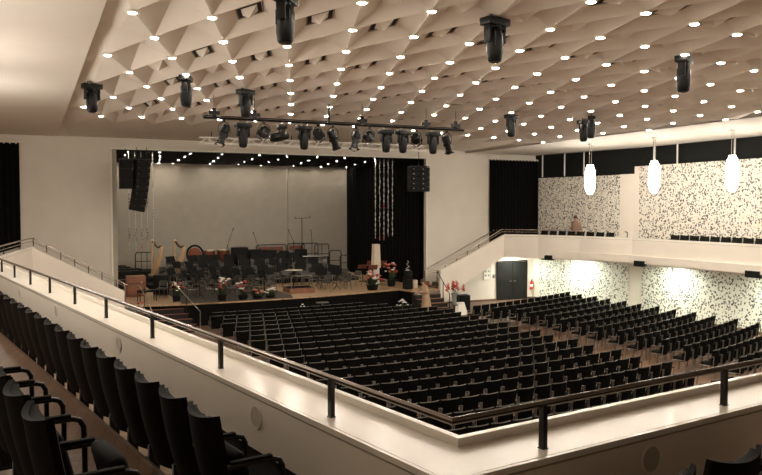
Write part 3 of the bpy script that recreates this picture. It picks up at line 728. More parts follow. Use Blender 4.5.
# loudspeaker arrays
t = thing('line_array', 'tall curved black loudspeaker array hanging left of the stage', 'loudspeaker', (4.33, 33.45, 7.2))
for k in range(8):
    ang_ = math.atan((.006 + .0072 * k) / .275); X = Matrix.Translation((-.006 * k - .0036 * k * k, 0, -.14 - .272 * k)) @ Matrix.Rotation(ang_, 4, 'Y') @ Matrix.Rotation(R(12), 4, 'Z')
    bx_ = MB().rbox((0, 0, 0), (.62 - .01 * k, .45, .268), .012, 1, mtx=X).build('cabinet', 'black', t)
    for q in (-.2, .24): MB().ball((q, -.225, .06), .016, 6, mtx=X).build('rivet', 'frame', bx_)
MB().box((0, 0, .05), (.66, .5, .06)).tube([(-.2, 0, .08), (-.2, 0, .55)], .012, 6).tube([(.2, 0, .08), (.2, 0, .55)], .012, 6).build('flying_frame', 'fixture', t)
t = thing('bass_array', 'shorter stack of black bass loudspeakers hanging beside the left array', 'loudspeaker', (3.70, 33.75, 7.2))
for k in range(3):
    MB().rbox((0, 0, -.21 - .41 * k), (.52, .6, .40), .015, 1).build('cabinet', 'black', t)
MB().box((0, 0, .03), (.5, .5, .05)).tube([(0, 0, .05), (0, 0, .5)], .014, 6).build('flying_frame', 'fixture', t)
t = thing('line_array.001', 'black loudspeaker array hanging right of the stage in front of the curtain', 'loudspeaker', (17.75, 33.5, 7.2))
for k in range(5):
    for sx in (-.27, .27):
        bx_ = MB().rbox((sx, 0, -.13 - .245 * k), (.52, .45, .235), .012, 1).build('cabinet', 'black', t)
        MB().ball((sx - .12, -.23, -.1 - .245 * k), .022, 8).build('rivet', 'bead', bx_)
MB().box((0, 0, .03), (1.0, .4, .05)).tube([(0, 0, .05), (0, 0, .95)], .014, 6).build('flying_frame', 'fixture', t)
# glittering garlands hung over the stage
def garland(x, y, z0, segs, m, label, group, w=.03):
    t = thing('hanging_garland', label, 'garland', (x, y, z0), random.uniform(0, 3), group)
    MB().tube([(0, 0, 0), (0, 0, -segs[-1][1])], .006, 4).build('thread', 'bead', t)
    for (a, b, mm) in segs:
        ph = random.uniform(0, 6)
        MB().slab(lambda u, v: ((v - .5) * w * 2 * math.cos(ph + u * 14) + .02 * math.sin(u * 9), (v - .5) * w * 2 * math.sin(ph + u * 14), -a - (b - a) * u), 24, 1, lambda u, v: (.006, .006, 0)).build('tinsel', mm, t)
for k, (x, dz) in enumerate([(16.50, 0), (16.75, .1), (17.0, .1), (17.25, -.1), (17.5, -.1)]):
    garland(x, 36, 7.72, [(.05, .75, 'silver'), (.95, 2.3, 'silver'), (2.35, 2.6, 'red' if k == 2 else 'silver'), (2.75, 4.0 - .4 * (k == 1), 'silver'), (4.1, 4.2 + dz + .0, 'red' if k in (1, 2) else 'silver')], 'silver',
            f'silver garland hanging before the black curtain, {ORD[k+1]} from left', 'garlands right of stage')
for k, x in enumerate((4.07, 4.35, 4.62, 4.88, 5.14)):
    sg = [(1.9, 2.6, 'frame'), (3.5, 4.1, 'frame'), (4.2, 4.5, 'red' if k == 2 else 'silver')] if k < 4 else [(.02, .7, 'silver'), (1.3, 1.7, 'silver'), (2.6, 3.2, 'silver'), (4.1, 4.5, 'silver')]
    garland(x, 36, 7.72, sg, 'silver', f'thin sparse garland hanging below the left loudspeakers, {ORD[k+1]} from left', 'garlands left of stage', .03)

# ---------------------------------------------------------------- balcony seats
def balcony_seat(group, cat='chair', seat_y=-.045, seat_z=.50):
    t = thing('balcony_chair', '', cat, group=group)
    def shell(u, v):                                     # u across, v up; convex towards the back
        s_ = 2 * u - 1; z = .26 + .72 * v
        wd = .245 + .02 * math.sin(PI * v) - .012 * v
        top = .0 if v < .999 else 0
        y = -.17 - .16 * v - .02 * math.sin(PI * v) + .065 * s_ * s_
        return (s_ * wd, y, z - .03 * (1 - s_ * s_) * (v > .9))
    MB().slab(shell, 22, 8, lambda u, v: (0, .035, 0)).build('back_shell', 'velvet', t, ang=60)
    def padf(u, v):
        s_ = 2 * u - 1; vv = .30 + .685 * v; x, y, z = shell(.5 + .42 * s_, vv); b_ = (1 - s_ ** 4) * (1 - (2 * v - 1) ** 6)
        return (x, y + .038, z + .0 * v)
    MB().slab(padf, 18, 8, lambda u, v: (0, .03 + .045 * (1 - (2 * u - 1) ** 4) * (1 - (2 * v - 1) ** 8), 0)).build('back_cushion', 'pad', t, ang=60)
    X = Matrix.Translation((0, seat_y, seat_z)) @ Matrix.Rotation(R(14), 4, 'X')
    MB().rbox((0, 0, 0), (.45, .10, .42), .04, 3, mtx=X).build('seat_cushion', 'pad', t)
    MB().tube([(.275, -.20, .645), (.275, .13, .645), (.275, .175, .63), (.275, .20, .585), (.275, .205, .45), (.275, .205, .02)], .019, 8).build('armrest', 'darkmetal', t)
    MB().rbox((.275, -.03, .670), (.045, .30, .022), .008, 2).build('arm_pad', 'pad', t)
    MB().box((.275, -.10, .16), (.04, .09, .32)).box((.275, -.10, .012), (.06, .30, .024)).box((.0, -.05, .30), (.54, .05, .05)).build('pedestal', 'darkmetal', t, smooth=False)
    return t
rzL = -(PI / 2 + AL) - 0.0                              # facing the hall from the left balcony
rzL = math.atan2(-ln.x, ln.y)
P = Proto(balcony_seat('tall seats along the left parapet'))
for k in range(28):
    x, y = L(2.13, 4.74 + .588 * k)
    P((x, y, 2.87), rzL, f'tall dark seat facing the left parapet, {ORD[k+1]} from the near end of the row')
P2 = Proto(balcony_seat('seats of the second row on the left balcony'))
P2a = Proto(balcony_seat('seats of the second row on the left balcony', seat_y=.15, seat_z=.50))
for k in range(6):
    x, y = L(1.03, 4.28 + .61 * k)
    (P2 if k else P2a)((x, y, 3.14), rzL, f'cushioned seat with tube arms at lower left, {ORD[k+1]} from the near end')
rzR = math.atan2(-rn.x, rn.y)
P3 = Proto(balcony_seat('rear balcony seats below the corner'))
for k in range(4):
    x, y = Q(2.62, 3.22 + .60 * k)
    P3((x, y, 2.875), rzR, f'dark seat back showing below the rear parapet at lower right, {ORD[k+1]} from left')
P4 = Proto(balcony_seat('seats on the right balcony'))
ff = (K - F0).normalized(); rzF = math.atan2(-(-ff.y) * -1, -ff.x) if False else math.atan2(1, 0)
for k in range(8):
    p = along((24.98, 33.15), (25.75, 28.9), k / 7)
    P4((p.x + .17, p.y, 2.95), R(90 + 10), f'dark seat top above the right balcony ledge, {ORD[k+1]} from left in the far group', (.94, 1, 1))
for k in range(11):
    P4((26.40, 25.25 - .553 * k, 2.95), R(90), f'dark seat top above the right balcony ledge, {ORD[k+1]} from left in the near group', (.94, 1, 1))
for k, (x, y) in enumerate([(25.86, 28.75), (25.9, 27.5), (25.75, 26.0)]):
    o = MB().tube([(0, 0, 0), (0, 0, 1.02), (-.14, 0, 1.06)], .022, 6).build('aisle_post', 'darkmetal', None, (x, y, 2.95))
    tag(o, f'short dark post above the right balcony ledge between the seat groups, {ORD[k+1]} from left', 'post', 'posts on the right balcony')

# ---------------------------------------------------------------- stalls chairs
def shell_pt(u, v):
    s_ = 2 * u - 1
    return (s_ * .236, -.19 - .07 * v + .05 * s_ * s_, .37 + .51 * v)
def stall_parts():
    back = MB().slab(shell_pt, 6, 3, lambda u, v: (0, .035, 0)).mesh('backrest', ang=60); back.materials.append(M['stallcloth'])
    rim = MB().tube([Vector(shell_pt(u / 8, 1.0)) + Vector((0, .012, .008)) for u in range(9)], .012, 6).mesh('back_rim'); rim.materials.append(M['rim'])
    seat = MB().rbox((0, .03, .44), (.43, .42, .07), .025, 2).mesh('seat'); seat.materials.append(M['stallcloth'])
    arms = []
    for sx in (-1, 1):
        x = sx * .247
        a = MB().tube([(x, -.24, .70), (x, -.05, .66), (x, .17, .65)], .018, 6); a.ball((x, -.235, .70), .022, 8)
        a = a.mesh('armrest'); a.materials.append(M['rim']); arms.append(a)
    fr = MB()
    for sx in (-1, 1):
        x = sx * .247
        fr.tube([(x, -.27, .0), (x, -.22, .42), (x, -.24, .70)], .014, 6); fr.tube([(x, .24, .0), (x, .18, .42), (x, .16, .65)], .014, 6); fr.tube([(x, -.21, .41), (x, .19, .41)], .012, 6)
    fr.tube([(-.25, .1, .40), (.25, .1, .40)], .012, 6)
    fr = fr.mesh('leg_frame'); fr.materials.append(M['frame'])
    return back, rim, seat, arms, fr
back, rim, seat, arms, fr = stall_parts()
sc = thing('stalls_chair', '', 'chair', group='black chairs on the stalls floor')
def addmesh(name, me, parent):
    o = bpy.data.objects.new(name, me); COL.objects.link(o); o.parent = parent; return o
bk = addmesh('backrest', back, sc); addmesh('back_rim', rim, bk); addmesh('seat', seat, sc)
for a in arms: addmesh('armrest', a, sc)
addmesh('leg_frame', fr, sc)
PS = Proto(sc)
def row_pos(blk, k, c):
    Y0 = 11.6 + k; x0 = 6.58 if blk == 'c' else 18.50
    st = 0.0 if k % 2 == 0 else .265
    if blk == 'r': st *= .5
    X = x0 + st + .535 * c
    if X > (16.15 if blk == 'c' else 24.65): return None
    Y = Y0 + (X - 7.5) ** 2 / 76
    if blk == 'c' and (Y > 31.4 or (Y > 28.6 and X > 15.0) or (Y > 30.2 and X > 13.6)): return None
    return X, Y, math.atan((X - 7.5) / 38)
first = {('c', 1): 1, ('c', 2): 1}; last = {('r', 2): 4, ('r', 3): 9}
far = MB()
for k in range(1, 20):
    for blk, nc in (('c', 18), ('r', 12)):
        if blk == 'r' and not 2 <= k <= 15: continue
        c0 = first.get((blk, k), 0) - (blk == 'r') * max(0, k - 13); c1 = last.get((blk, k), nc - 1)
        for c in range(c0, c1 + 1):
            q = row_pos(blk, k, c)
            if q is None: continue
            X, Y, sl_ = q
            if k <= (10 if blk == 'c' else 11):
                lab = (f'black stalls chair, {ORD[c-c0+1]} from left in the {ORD[k]} row from the rear, central block' if blk == 'c' else
                       f'black stalls chair, {ORD[c+1]} from the aisle in the {ORD[k-1]} row from the rear, right block')
                PS((X, Y, 0), sl_, lab)
            else:
                T = Matrix.Translation((X, Y, 0)) @ Matrix.Rotation(sl_, 4, 'Z')
                for me in (back, rim, seat, arms[0], arms[1], fr):
                    n0 = len(far.bm.verts); far.bm.from_mesh(me); far.bm.verts.ensure_lookup_table()
                    vs = far.bm.verts[n0:]; bmesh.ops.transform(far.bm, matrix=T, verts=vs)
                    far.bm.faces.ensure_lookup_table()
                    mi = 0 if me in (back, seat) else (2 if me is fr else 1)
                    fs = {f_ for v in vs for f_ in v.link_faces}
                    for f_ in fs: f_.material_index = mi
me = far.mesh('stalls_chairs_far', normals=False)
for n_ in ('stallcloth', 'rim', 'frame'): me.materials.append(M[n_])
o = bpy.data.objects.new('distant_stalls_seating', me); COL.objects.link(o)
tag(o, 'distant rows of black chairs in the stalls close to the stage', 'seating', None, 'stuff')

# ---------------------------------------------------------------- orchestra on the stage
def zst(y): return 1.0 if y < 39.4 else 1.2 if y < 41.2 else 1.4 if y < 43.0 else 1.6
oc = thing('orchestra_chair', '', 'chair', group='black orchestra chairs on stage')
MB().rbox((0, 0, .46), (.42, .42, .05), .02, 2).build('seat', 'orchseat', oc); MB().slab(lambda u, v: ((2 * u - 1) * .2, -.2 - .05 * v + .02 * (2 * u - 1) ** 2, .57 + .21 * v), 6, 2, lambda u, v: (0, .025, 0)).build('backrest', 'orchseat', oc)
for sx in (-1, 1):
    for sy in (-1, 1): MB().tube([(sx * .19, sy * .19, .44), (sx * .21, sy * .22, 0)], .012, 6).build('leg', 'frame', oc)
MB().tube([(-.19, -.19, .44), (-.195, -.245, .73), (-.16, -.255, .785), (.16, -.255, .785), (.195, -.245, .73), (.19, -.19, .44)], .012, 6).build('back_frame', 'frame', oc)
PC = Proto(oc)
ms = thing('music_stand', '', 'music stand', group='black music stands on stage')
X = Matrix.Translation((0, 0, .93)) @ Matrix.Rotation(R(-20), 4, 'X')
MB().box((0, 0, 0), (.60, .02, .36), mtx=X).box((0, -.04, -.18), (.60, .07, .015), mtx=X).build('desk', 'black', ms, smooth=False)
MB().tube([(0, .02, .91), (0, 0, .15)], .014, 6).build('pole', 'black', ms)
m_ = MB()
for k in range(3): a = k * 2 * PI / 3 + .5; m_.tube([(0, 0, .2), (.22 * math.cos(a), .22 * math.sin(a), 0.01)], .011, 5)
m_.build('tripod', 'black', ms)
PM = Proto(ms)
FX, FY = 12.0, 33.6                                     # where the conductor stands
def face_cond(x, y): return math.atan2(-(FX - x), FY - y)
TAKEN = []                                              # (x, y, radius) of what already stands on the stage
def take(x, y, r): TAKEN.append((x, y, r))
def spot(x, y, r):
    """the free place nearest to (x, y), staying on the same riser"""
    for q in range(0, 9):
        for a in range(1 if q == 0 else 10):
            nx, ny = x + .08 * q * math.cos(a * .628), y + .08 * q * math.sin(a * .628)
            if zst(ny) != zst(y) or zst(ny - r * .8) != zst(y) or zst(ny + r * .8) != zst(y): continue
            if all((nx - u) ** 2 + (ny - v) ** 2 > (r + w_) ** 2 for u, v, w_ in TAKEN):
                take(nx, ny, r); return nx, ny
    return None
for q in ((6.2, 42.0, .40), (7.42, 42.1, .40), (8.58, 43.9, .42), (9.43, 44.1, .42), (10.3, 44.2, .42), (11.14, 43.6, .5), (12.1, 43.7, .45), (13.0, 43.7, .45), (14.0, 44.0, .4), (14.95, 43.6, .4),
          (14.85, 42.05, .3), (15.3, 42.1, .3), (15.75, 42.0, .3), (10.68, 44.75, .3), (12.53, 44.75, .3), (14.84, 44.7, .3), (15.92, 44.3, .3), (15.39, 44.55, .3), (4.41, 36.8, .75), (4.6, 34.4, .5), (5.5, 36.3, .4), (11.82, 34.5, .35),
          (11.5, 34.9, .4), (12.3, 34.9, .4), (12.05, 36.3, .42), (16.84, 38.5, .28), (16.9, 37.4, .25), (17.9, 38.1, .28), (16.45, 36.2, .28), (16.9, 36.8, .25), (16.6, 37.0, .2), (15.55, 34.3, .5), (17.2, 35.5, .45), (5.79, 33.9, .36),
          (7.67, 33.2, .4), (8.62, 33.2, .4), (9.3, 33.2, .4), (9.95, 33.35, .4), (5.75, 44.0, .3), (5.4, 44.0, .3), (6.1, 44.0, .3)): take(*q)
take(5.35, 35.2, .3)
rowsM = [(42.1, [7.28, 8.04, 8.54, 9.21, 10.13, 10.88, 11.76, 12.42, 13.21, 14.01]), (40.4, [6.93, 7.6, 8.3, 8.9, 9.72, 10.55, 11.46, 12.27, 13.03, 13.86, 14.6]),
         (38.7, [6.39, 7.45, 8.47, 9.26, 10.22, 11.15, 12.2, 13.23, 14.2]), (37.0, [6.7, 7.5, 8.56, 9.3, 9.98, 10.92, 13.63, 14.5]), (35.4, [6.3, 6.95, 7.8, 8.52, 9.3, 10.09, 13.2, 14.0]), (34.2, [6.9, 7.8, 8.9, 9.9])]
rowsC = [(42.65, [7.0, 7.7, 8.4, 9.0, 9.7, 10.4, 11.1, 11.8, 12.5, 13.2]), (41.55, [6.5, 7.2, 7.9, 8.7, 9.4, 10.1, 10.8, 11.6, 12.4, 13.2, 14.1]), (40.85, [6.4, 7.7, 8.5, 9.3, 10.1, 10.9, 11.7, 12.6, 13.5, 14.4]), (39.75, [6.6, 7.3, 8.0, 8.8, 9.6, 10.3, 11.0, 11.8, 12.6, 13.4, 14.2, 15.0]),
         (39.0, [6.7, 7.9, 8.9, 9.7, 10.7, 11.6, 12.6, 13.6, 14.6]), (38.0, [6.2, 7.0, 7.7, 8.4, 9.1, 9.8, 10.6, 11.4, 12.2, 13.0, 13.9, 14.8, 15.5]), (37.3, [6.2, 7.1, 8.0, 8.9, 9.6, 10.4, 11.5, 13.0, 14.1, 15.1]), (36.3, [6.5, 7.2, 7.9, 8.6, 9.3, 10.0, 10.7, 13.1, 13.9, 14.7, 15.5]), (35.6, [6.6, 7.4, 8.2, 9.0, 9.7, 10.6, 13.6, 14.6]), (34.8, [6.5, 7.3, 8.1, 8.8, 9.5, 10.3, 13.3, 14.3]), (34.0, [6.4, 7.3, 8.3, 9.4])]
for r_, (y, xs) in enumerate(rowsM):
    k = 0
    for x in xs:
        q = spot(x, y + random.uniform(-.1, .1), .27)
        if q:
            k += 1; PM((*q, zst(q[1])), face_cond(*q) + PI + random.uniform(-.2, .2), f'black music stand, {ORD[k]} from left in the {ORD[r_+1]} row from the back of the stage')
for r_, (y, xs) in enumerate(rowsC):
    k = 0
    for x in xs:
        q = spot(x, y + random.uniform(-.08, .08), .27)
        if q:
            k += 1; PC((*q, zst(q[1])), face_cond(*q) + random.uniform(-.15, .15), f'black orchestra chair, {ORD[k]} from left in the {ORD[r_+1]} chair row from the stage back')
PC((5.35, 35.2, 1.0), 2.6, 'black chair standing alone near the left stage steps')
o = MB().prism([(5.86, 32.76), (9.3, 32.79), (10.9, 32.92), (11.2, 34.2), (11.0, 36.4), (10.4, 39.2), (5.9, 39.2)], 0, .012).build('floor_shade_sheet', 'stageshade', None, (0, 0, SZ), smooth=False)  # thin sheet added to darken the boards where shade and clutter fall
tag(o, 'dark sheet painting shade over the left half of the stage floor under the chairs', 'painted shade')
# harps
def harp(x, y, rz, label, sc_=1.0):
    t = thing('concert_harp', label, 'harp', (x, y, zst(y)), rz, 'harps at the left of the stage'); t.scale = (sc_,) * 3
    m_ = MB(); m_.tube([(-.42, 0, .10), (-.43, 0, .9), (-.40, 0, 1.72)], [.05, .045, .05], 10); m_.lathe([(0, 0), (.085, 0), (.085, .05), (.05, .08), (.04, .12), (0, .12)], 12, Matrix.Translation((-.40, 0, 1.70))); m_.build('column', 'harp', t)
    m_ = MB(); m_.tube([(-.40, 0, 1.72), (-.28, 0, 1.66), (-.12, 0, 1.50), (.05, 0, 1.42), (.2, 0, 1.47), (.30, 0, 1.45)], [.055, .06, .055, .05, .055, .05], 8); m_.build('neck', 'harpneck', t)
    m_ = MB(); m_.tube([(-.25, 0, .12), (-.05, 0, .55), (.15, 0, 1.0), (.31, 0, 1.46)], [.19, .16, .12, .07], 12); m_.build('soundbox', 'harp', t)
    m_ = MB()
    for k in range(12):
        f_ = k / 11; a_ = Vector((-.22, 0, .2)).lerp(Vector((.28, 0, 1.40)), f_); top = Vector((-.36, 0, 1.66)).lerp(Vector((.26, 0, 1.42)), f_); m_.tube([a_, top], .003, 3)
    m_.build('strings', 'bead', t)
    m_ = MB(); m_.rbox((-.3, 0, .06), (.42, .36, .12), .03, 2).build('pedal_base', 'harp', t)
harp(6.2, 42.0, R(-60), 'gilded concert harp standing leftmost on the stage', 1.12); harp(7.42, 42.1, R(-60), 'gilded concert harp right of the first, partly behind stands', 1.1)
# gong in a round frame
t = thing('gong', 'copper gong in a thick black round frame at the back of the stage', 'gong', (8.58, 43.9, 1.6), R(-20)); t.scale = (.74, .74, .82)
ring = [(.62 * math.cos(a), 0, 1.02 + .62 * math.sin(a)) for a in [k * 2 * PI / 36 for k in range(36)]]
MB().tube(ring, .075, 10, closed=True).build('round_frame', 'black', t)
MB().lathe([(0, .02), (.12, .02), (.15, -.005), (.46, 0), (.50, .05), (.47, .05), (.44, .02), (0, .035)], 28, Matrix.Translation((0, 0, 1.0)) @ Matrix.Rotation(R(90), 4, 'X')).build('disc', 'copper', t)
MB().tube([(-.35, -.3, 0), (-.3, 0, .5)], .03, 6).tube([(.35, -.3, 0), (.3, 0, .5)], .03, 6).tube([(-.35, .3, 0), (-.3, 0, .5)], .03, 6).tube([(.35, .3, 0), (.3, 0, .5)], .03, 6).build('stand', 'black', t)
MB().tube([(-.2, 0, 1.6), (-.18, 0, 1.42)], .006, 4).tube([(.2, 0, 1.6), (.18, 0, 1.42)], .006, 4).build('cord', 'bead', t)
# timpani, marimba, covered percussion
tp = thing('timpani', '', 'drum', group='copper kettledrums at the back')
MB().lathe([(0, .25), (.18, .28), (.32, .42), (.38, .65), (.39, .82), (0, .82)], 20).build('bowl', 'copper', tp); MB().lathe([(.385, .80), (.405, .80), (.405, .86), (.385, .86), (.385, .80)], 20).build('hoop', 'chrome', tp)
MB().lathe([(0, .835), (.388, .835), (.388, .85), (0, .85)], 20).build('drumhead', 'cream', tp)
m_ = MB()
for k in range(3): a = k * 2.094; m_.tube([(.4 * math.cos(a), .4 * math.sin(a), .8), (.30 * math.cos(a), .30 * math.sin(a), 0)], .018, 6)
m_.build('stand', 'frame', tp)
P = Proto(tp)
for k, (x, y) in enumerate([(9.43, 44.1), (10.3, 44.2)]): P((x, y, 1.6), 0, f'copper kettledrum right of the gong, {ORD[k+1]} from left', (.95, .95, 1.25))
def cabinet_drum(x, y, w_, h_, label):
    t = thing('covered_percussion', label, 'covered instrument', (x, y, zst(y)), random.uniform(-.3, .1), 'instruments under black covers')
    MB().rbox((0, 0, h_ / 2 + .06), (w_, .5, h_), .06, 2).build('cover', 'black', t)
    MB().tube([(-w_ * .3, 0, 0), (-w_ * .3, 0, .2)], .03, 6).tube([(w_ * .3, 0, 0), (w_ * .3, 0, .2)], .03, 6).build('foot', 'frame', t)
for x, y, w_, h_, lb in [(11.14, 43.6, .95, 1.15, 'largest black covered instrument in the back row right of the kettledrums'), (12.1, 43.7, .8, 1.0, 'black covered instrument second from left in the back row'), (13.0, 43.7, .85, .95, 'black covered instrument beneath a boom stand, third in the back row'), (14.95, 43.6, .7, .95, 'black covered instrument below the tall T stand'), (14.0, 44.0, .6, .85, 'small black covered instrument fourth in the back row')]:
    cabinet_drum(x, y, w_, h_, lb)
t = thing('vibraphone', 'pale barred vibraphone on a frame right of the back row', 'vibraphone', (15.3, 42.05, 1.4), R(-12))
m_ = MB()
for k in range(22): m_.box((-.7 + k * .067, 0, .86), (.055, .42 - .010 * k, .02))
m_.build('bars', 'bead', t, smooth=False)
m_ = MB()
for k in range(22): m_.tube([(-.7 + k * .067, .0, .82), (-.7 + k * .067, .0, .42 + .014 * k)], .022, 6)
m_.build('resonators', 'chrome', t)
MB().box((0, -.24, .82), (1.6, .04, .06)).box((0, .24, .82), (1.6, .04, .06)).box((-.78, 0, .42), (.05, .5, .82)).box((.78, 0, .42), (.05, .5, .82)).build('frame', 'fixture', t, smooth=False)
# back-of-riser railings
def riser_rail(x, y, w_, h_, label, z=1.6, inner=0, panel=False):
    t = thing('riser_railing', label, 'railing', (x, y, z), 0, 'tubular railings behind the risers')
    c = .1; MB().tube([(-w_ / 2, 0, 0), (-w_ / 2, 0, h_ - c), (-w_ / 2 + c, 0, h_), (w_ / 2 - c, 0, h_), (w_ / 2, 0, h_ - c), (w_ / 2, 0, 0)], .028, 8).build('hoop', 'fixture', t)
    MB().tube([(-w_ / 2, 0, h_ * .5), (w_ / 2, 0, h_ * .5)], .02, 6).build('crossbar', 'fixture', t)
    for k in range(inner): MB().tube([(-w_ / 2 + w_ * (k + 1) / (inner + 1), 0, 0), (-w_ / 2 + w_ * (k + 1) / (inner + 1), 0, h_)], .018, 6).build('upright', 'fixture', t)
    if panel: MB().box((0, -.03, h_ * .80), (w_ * .8, .02, .26)).build('panel', 'mahogany', t, smooth=False)
riser_rail(5.75, 44.0, .95, 1.02, 'dark tubular railing at the back left of the stage', inner=2)
riser_rail(13.45, 44.85, 1.9, 1.25, 'riser railing with brown panel behind the left boom stands', panel=True)
riser_rail(15.05, 44.85, 1.1, 1.3, 'riser railing with brown panel beside the tall T stand', panel=True)
riser_rail(15.96, 44.8, 1.1, 1.3, 'riser railing right of the tall T stand')
riser_rail(16.66, 44.5, .95, 1.25, 'double riser railing near the black curtain', inner=1)
riser_rail(17.07, 43.2, .75, 1.25, 'narrow tall railing at the right end of the risers', z=1.25); riser_rail(17.6, 43.0, .6, .95, 'low railing against the black curtain', z=1.25)
# microphone booms and the tall T stand
def boom(x, y, h_, dx, dh, label):
    t = thing('microphone_boom', label, 'microphone stand', (x, y, zst(y)), 0, 'boom stands behind the orchestra')
    MB().tube([(0, 0, .1), (0, 0, h_)], .016, 6).build('pole', 'fixture', t); MB().tube([(-dx * .35, 0, h_ - dh * .35), (dx, 0, h_ + dh)], .012, 6).build('boom_arm', 'fixture', t)
    m_ = MB()
    for k in range(3): a = k * 2.094; m_.tube([(0, 0, .35), (.35 * math.cos(a), .35 * math.sin(a), .01)], .012, 5)
    m_.build('tripod', 'fixture', t); MB().tube([(dx, 0, h_ + dh), (dx * 1.2, 0, h_ + dh * 1.15)], .025, 6).build('microphone', 'black', t)
boom(10.68, 44.6, 1.35, .3, .85, 'microphone boom leaning right, leftmost behind the orchestra'); boom(12.53, 44.6, 1.2, -.25, .75, 'microphone boom leaning left, middle of the three'); boom(14.84, 44.7, 1.45, -.3, .65, 'microphone boom leaning left beside the T stand')
t = thing('speaker_stand', 'tall thin black T-shaped stand before the pale backdrop', 'stand', (15.32, 44.45, 1.6))
MB().tube([(0, 0, .05), (0, 0, 2.92)], .022, 6).build('pole', 'fixture', t); MB().tube([(-.45, 0, 2.98), (-.42, 0, 2.88), (.52, 0, 2.92), (.55, 0, 3.03)], .02, 6).build('crossbar', 'fixture', t)
MB().tube([(0, 0, .5), (-.4, -.2, 0)], .016, 5).tube([(0, 0, .5), (.4, -.2, 0)], .016, 5).tube([(0, 0, .5), (0, .4, 0)], .016, 5).build('tripod', 'fixture', t)
boom(15.92, 44.3, 1.6, -.06, .5, 'thin upright microphone stand right of the T stand')
# conductor's rail and desk
t = thing('podium_rail', 'pale bent tube rail standing at the conductor podium', 'rail', (11.82, 34.35, SZ))
MB().tube([(-.52, 0, 0), (-.52, 0, .78), (-.44, 0, .86), (.44, 0, .86), (.52, 0, .78), (.52, 0, 0)], .026, 8).build('hoop', 'frame', t); MB().tube([(-.52, 0, .45), (.52, 0, .45)], .016, 6).build('crossbar', 'fixture', t)
t = thing('conductor_podium', 'low wooden podium under the pale tube rail', 'podium', (11.9, 35.05, SZ)); MB().rbox((0, 0, .12), (1.3, 1.1, .24), .015, 1).build('platform', 'case', t); MB().box((0, 0, .245), (1.26, 1.06, .012)).build('carpet', 'blackcloth', t)
t = thing('conductor_desk', 'broad music desk with a tan ledge facing the podium', 'music stand', (12.05, 36.3, SZ)); MB().box((0, 0, .98), (.85, .36, .03)).build('desk', 'cream', t, smooth=False); MB().tube([(0, 0, .02), (0, 0, .97)], .025, 6).build('pole', 'black', t); MB().lathe([(0, 0), (.25, 0), (.25, .03), (0, .04)], 16).build('base', 'black', t)
# brown wooden music desks at the right front
wd = thing('wooden_music_desk', '', 'music stand', group='reddish wooden desks at the right of the stage')
X = Matrix.Translation((0, 0, 1.05)) @ Matrix.Rotation(R(-35), 4, 'X')
MB().rbox((0, 0, 0), (.50, .025, .34), .008, 1, mtx=X).box((0, -.03, -.17), (.5, .06, .02), mtx=X).build('desk', 'mahogany', wd); MB().tube([(0, 0, .02), (0, 0, 1.0)], .018, 6).build('pole', 'black', wd); MB().lathe([(0, 0), (.22, 0), (.2, .03), (0, .05)], 14).build('base', 'black', wd)
P = Proto(wd)
for x, y, z_, lb in [(16.84, 38.5, .85, 'reddish wooden music desk farthest left before the black curtain'), (16.9, 37.4, 1.12, 'reddish wooden music desk below the cream pillar'), (17.9, 38.1, 1.05, 'reddish wooden music desk farthest right'), (16.45, 36.2, 1.0, 'reddish wooden music desk nearest the flowers')]:
    P((x, y, SZ), R(170), lb, (1, 1, .8 + (z_ - .85) * .9))
t = thing('cream_pillar', 'tall tapering cream pillar standing among the wooden desks', 'pillar', (16.9, 36.8, SZ))
MB().prism([(-.14, -.14), (.14, -.14), (.14, .14), (-.14, .14)], 0, .9).build('plinth', 'bead', t, smooth=False)
m_ = MB()
m_.grid(lambda u, v: ((.20 - .04 * v) * math.sqrt(2) * math.cos(PI / 4 + u * 2 * PI), (.20 - .04 * v) * math.sqrt(2) * math.sin(PI / 4 + u * 2 * PI), .9 + 1.25 * v), 4, 4, True); m_.box((0, 0, 2.16), (.34, .34, .03)); m_.build('shaft', 'cream', t, smooth=False)
# packing case at the left, black bench in front
t = thing('instrument_case', 'reddish brown upright case at the left of the stage', 'case', (4.41, 36.8, SZ)); t.scale = (.75, .9, 1.0); MB().rbox((0, 0, .48), (1.15, .7, .95), .05, 2).build('body', 'case', t); MB().box((0, -.36, .62), (1.17, .015, .03)).build('lid_seam', 'harpneck', t); MB().box((.3, -.37, .66), (.1, .02, .08)).build('latch', 'chrome', t)
t = thing('piano_bench', 'black bench with thin legs on the tan boards at left', 'bench', (4.6, 34.4, SZ), .2); MB().rbox((0, 0, .46), (.8, .38, .09), .02, 2).build('cushion', 'black', t)
for sx in (-1, 1):
    for sy in (-1, 1): MB().tube([(sx * .36, sy * .15, .42), (sx * .37, sy * .16, 0)], .02, 6).build('leg', 'fixture', t)
cabinet_drum(5.5, 36.3, .7, .95, 'tall black cover beside the brown case at left')
for k, (x, y, w_, h_) in enumerate([(4.25, 44.4, 1.1, .55), (4.3, 43.2, 1.2, .6), (4.5, 41.8, 1.5, .7), (4.4, 40.2, 1.2, .8)]):
    t = thing('flight_case', f'black flight case in the dark left corner of the stage, {ORD[k+1]} nearest the back', 'case', (x, y, zst(y) if x > 5 else SZ), .1, 'cases in the left corner')
    MB().rbox((0, 0, .4), (w_, .6, .8 + h_ * .3), .02, 1).build('body', 'black', t); MB().box((0, -.305, .5), (w_, .01, .03)).build('edge_strip', 'frame', t)

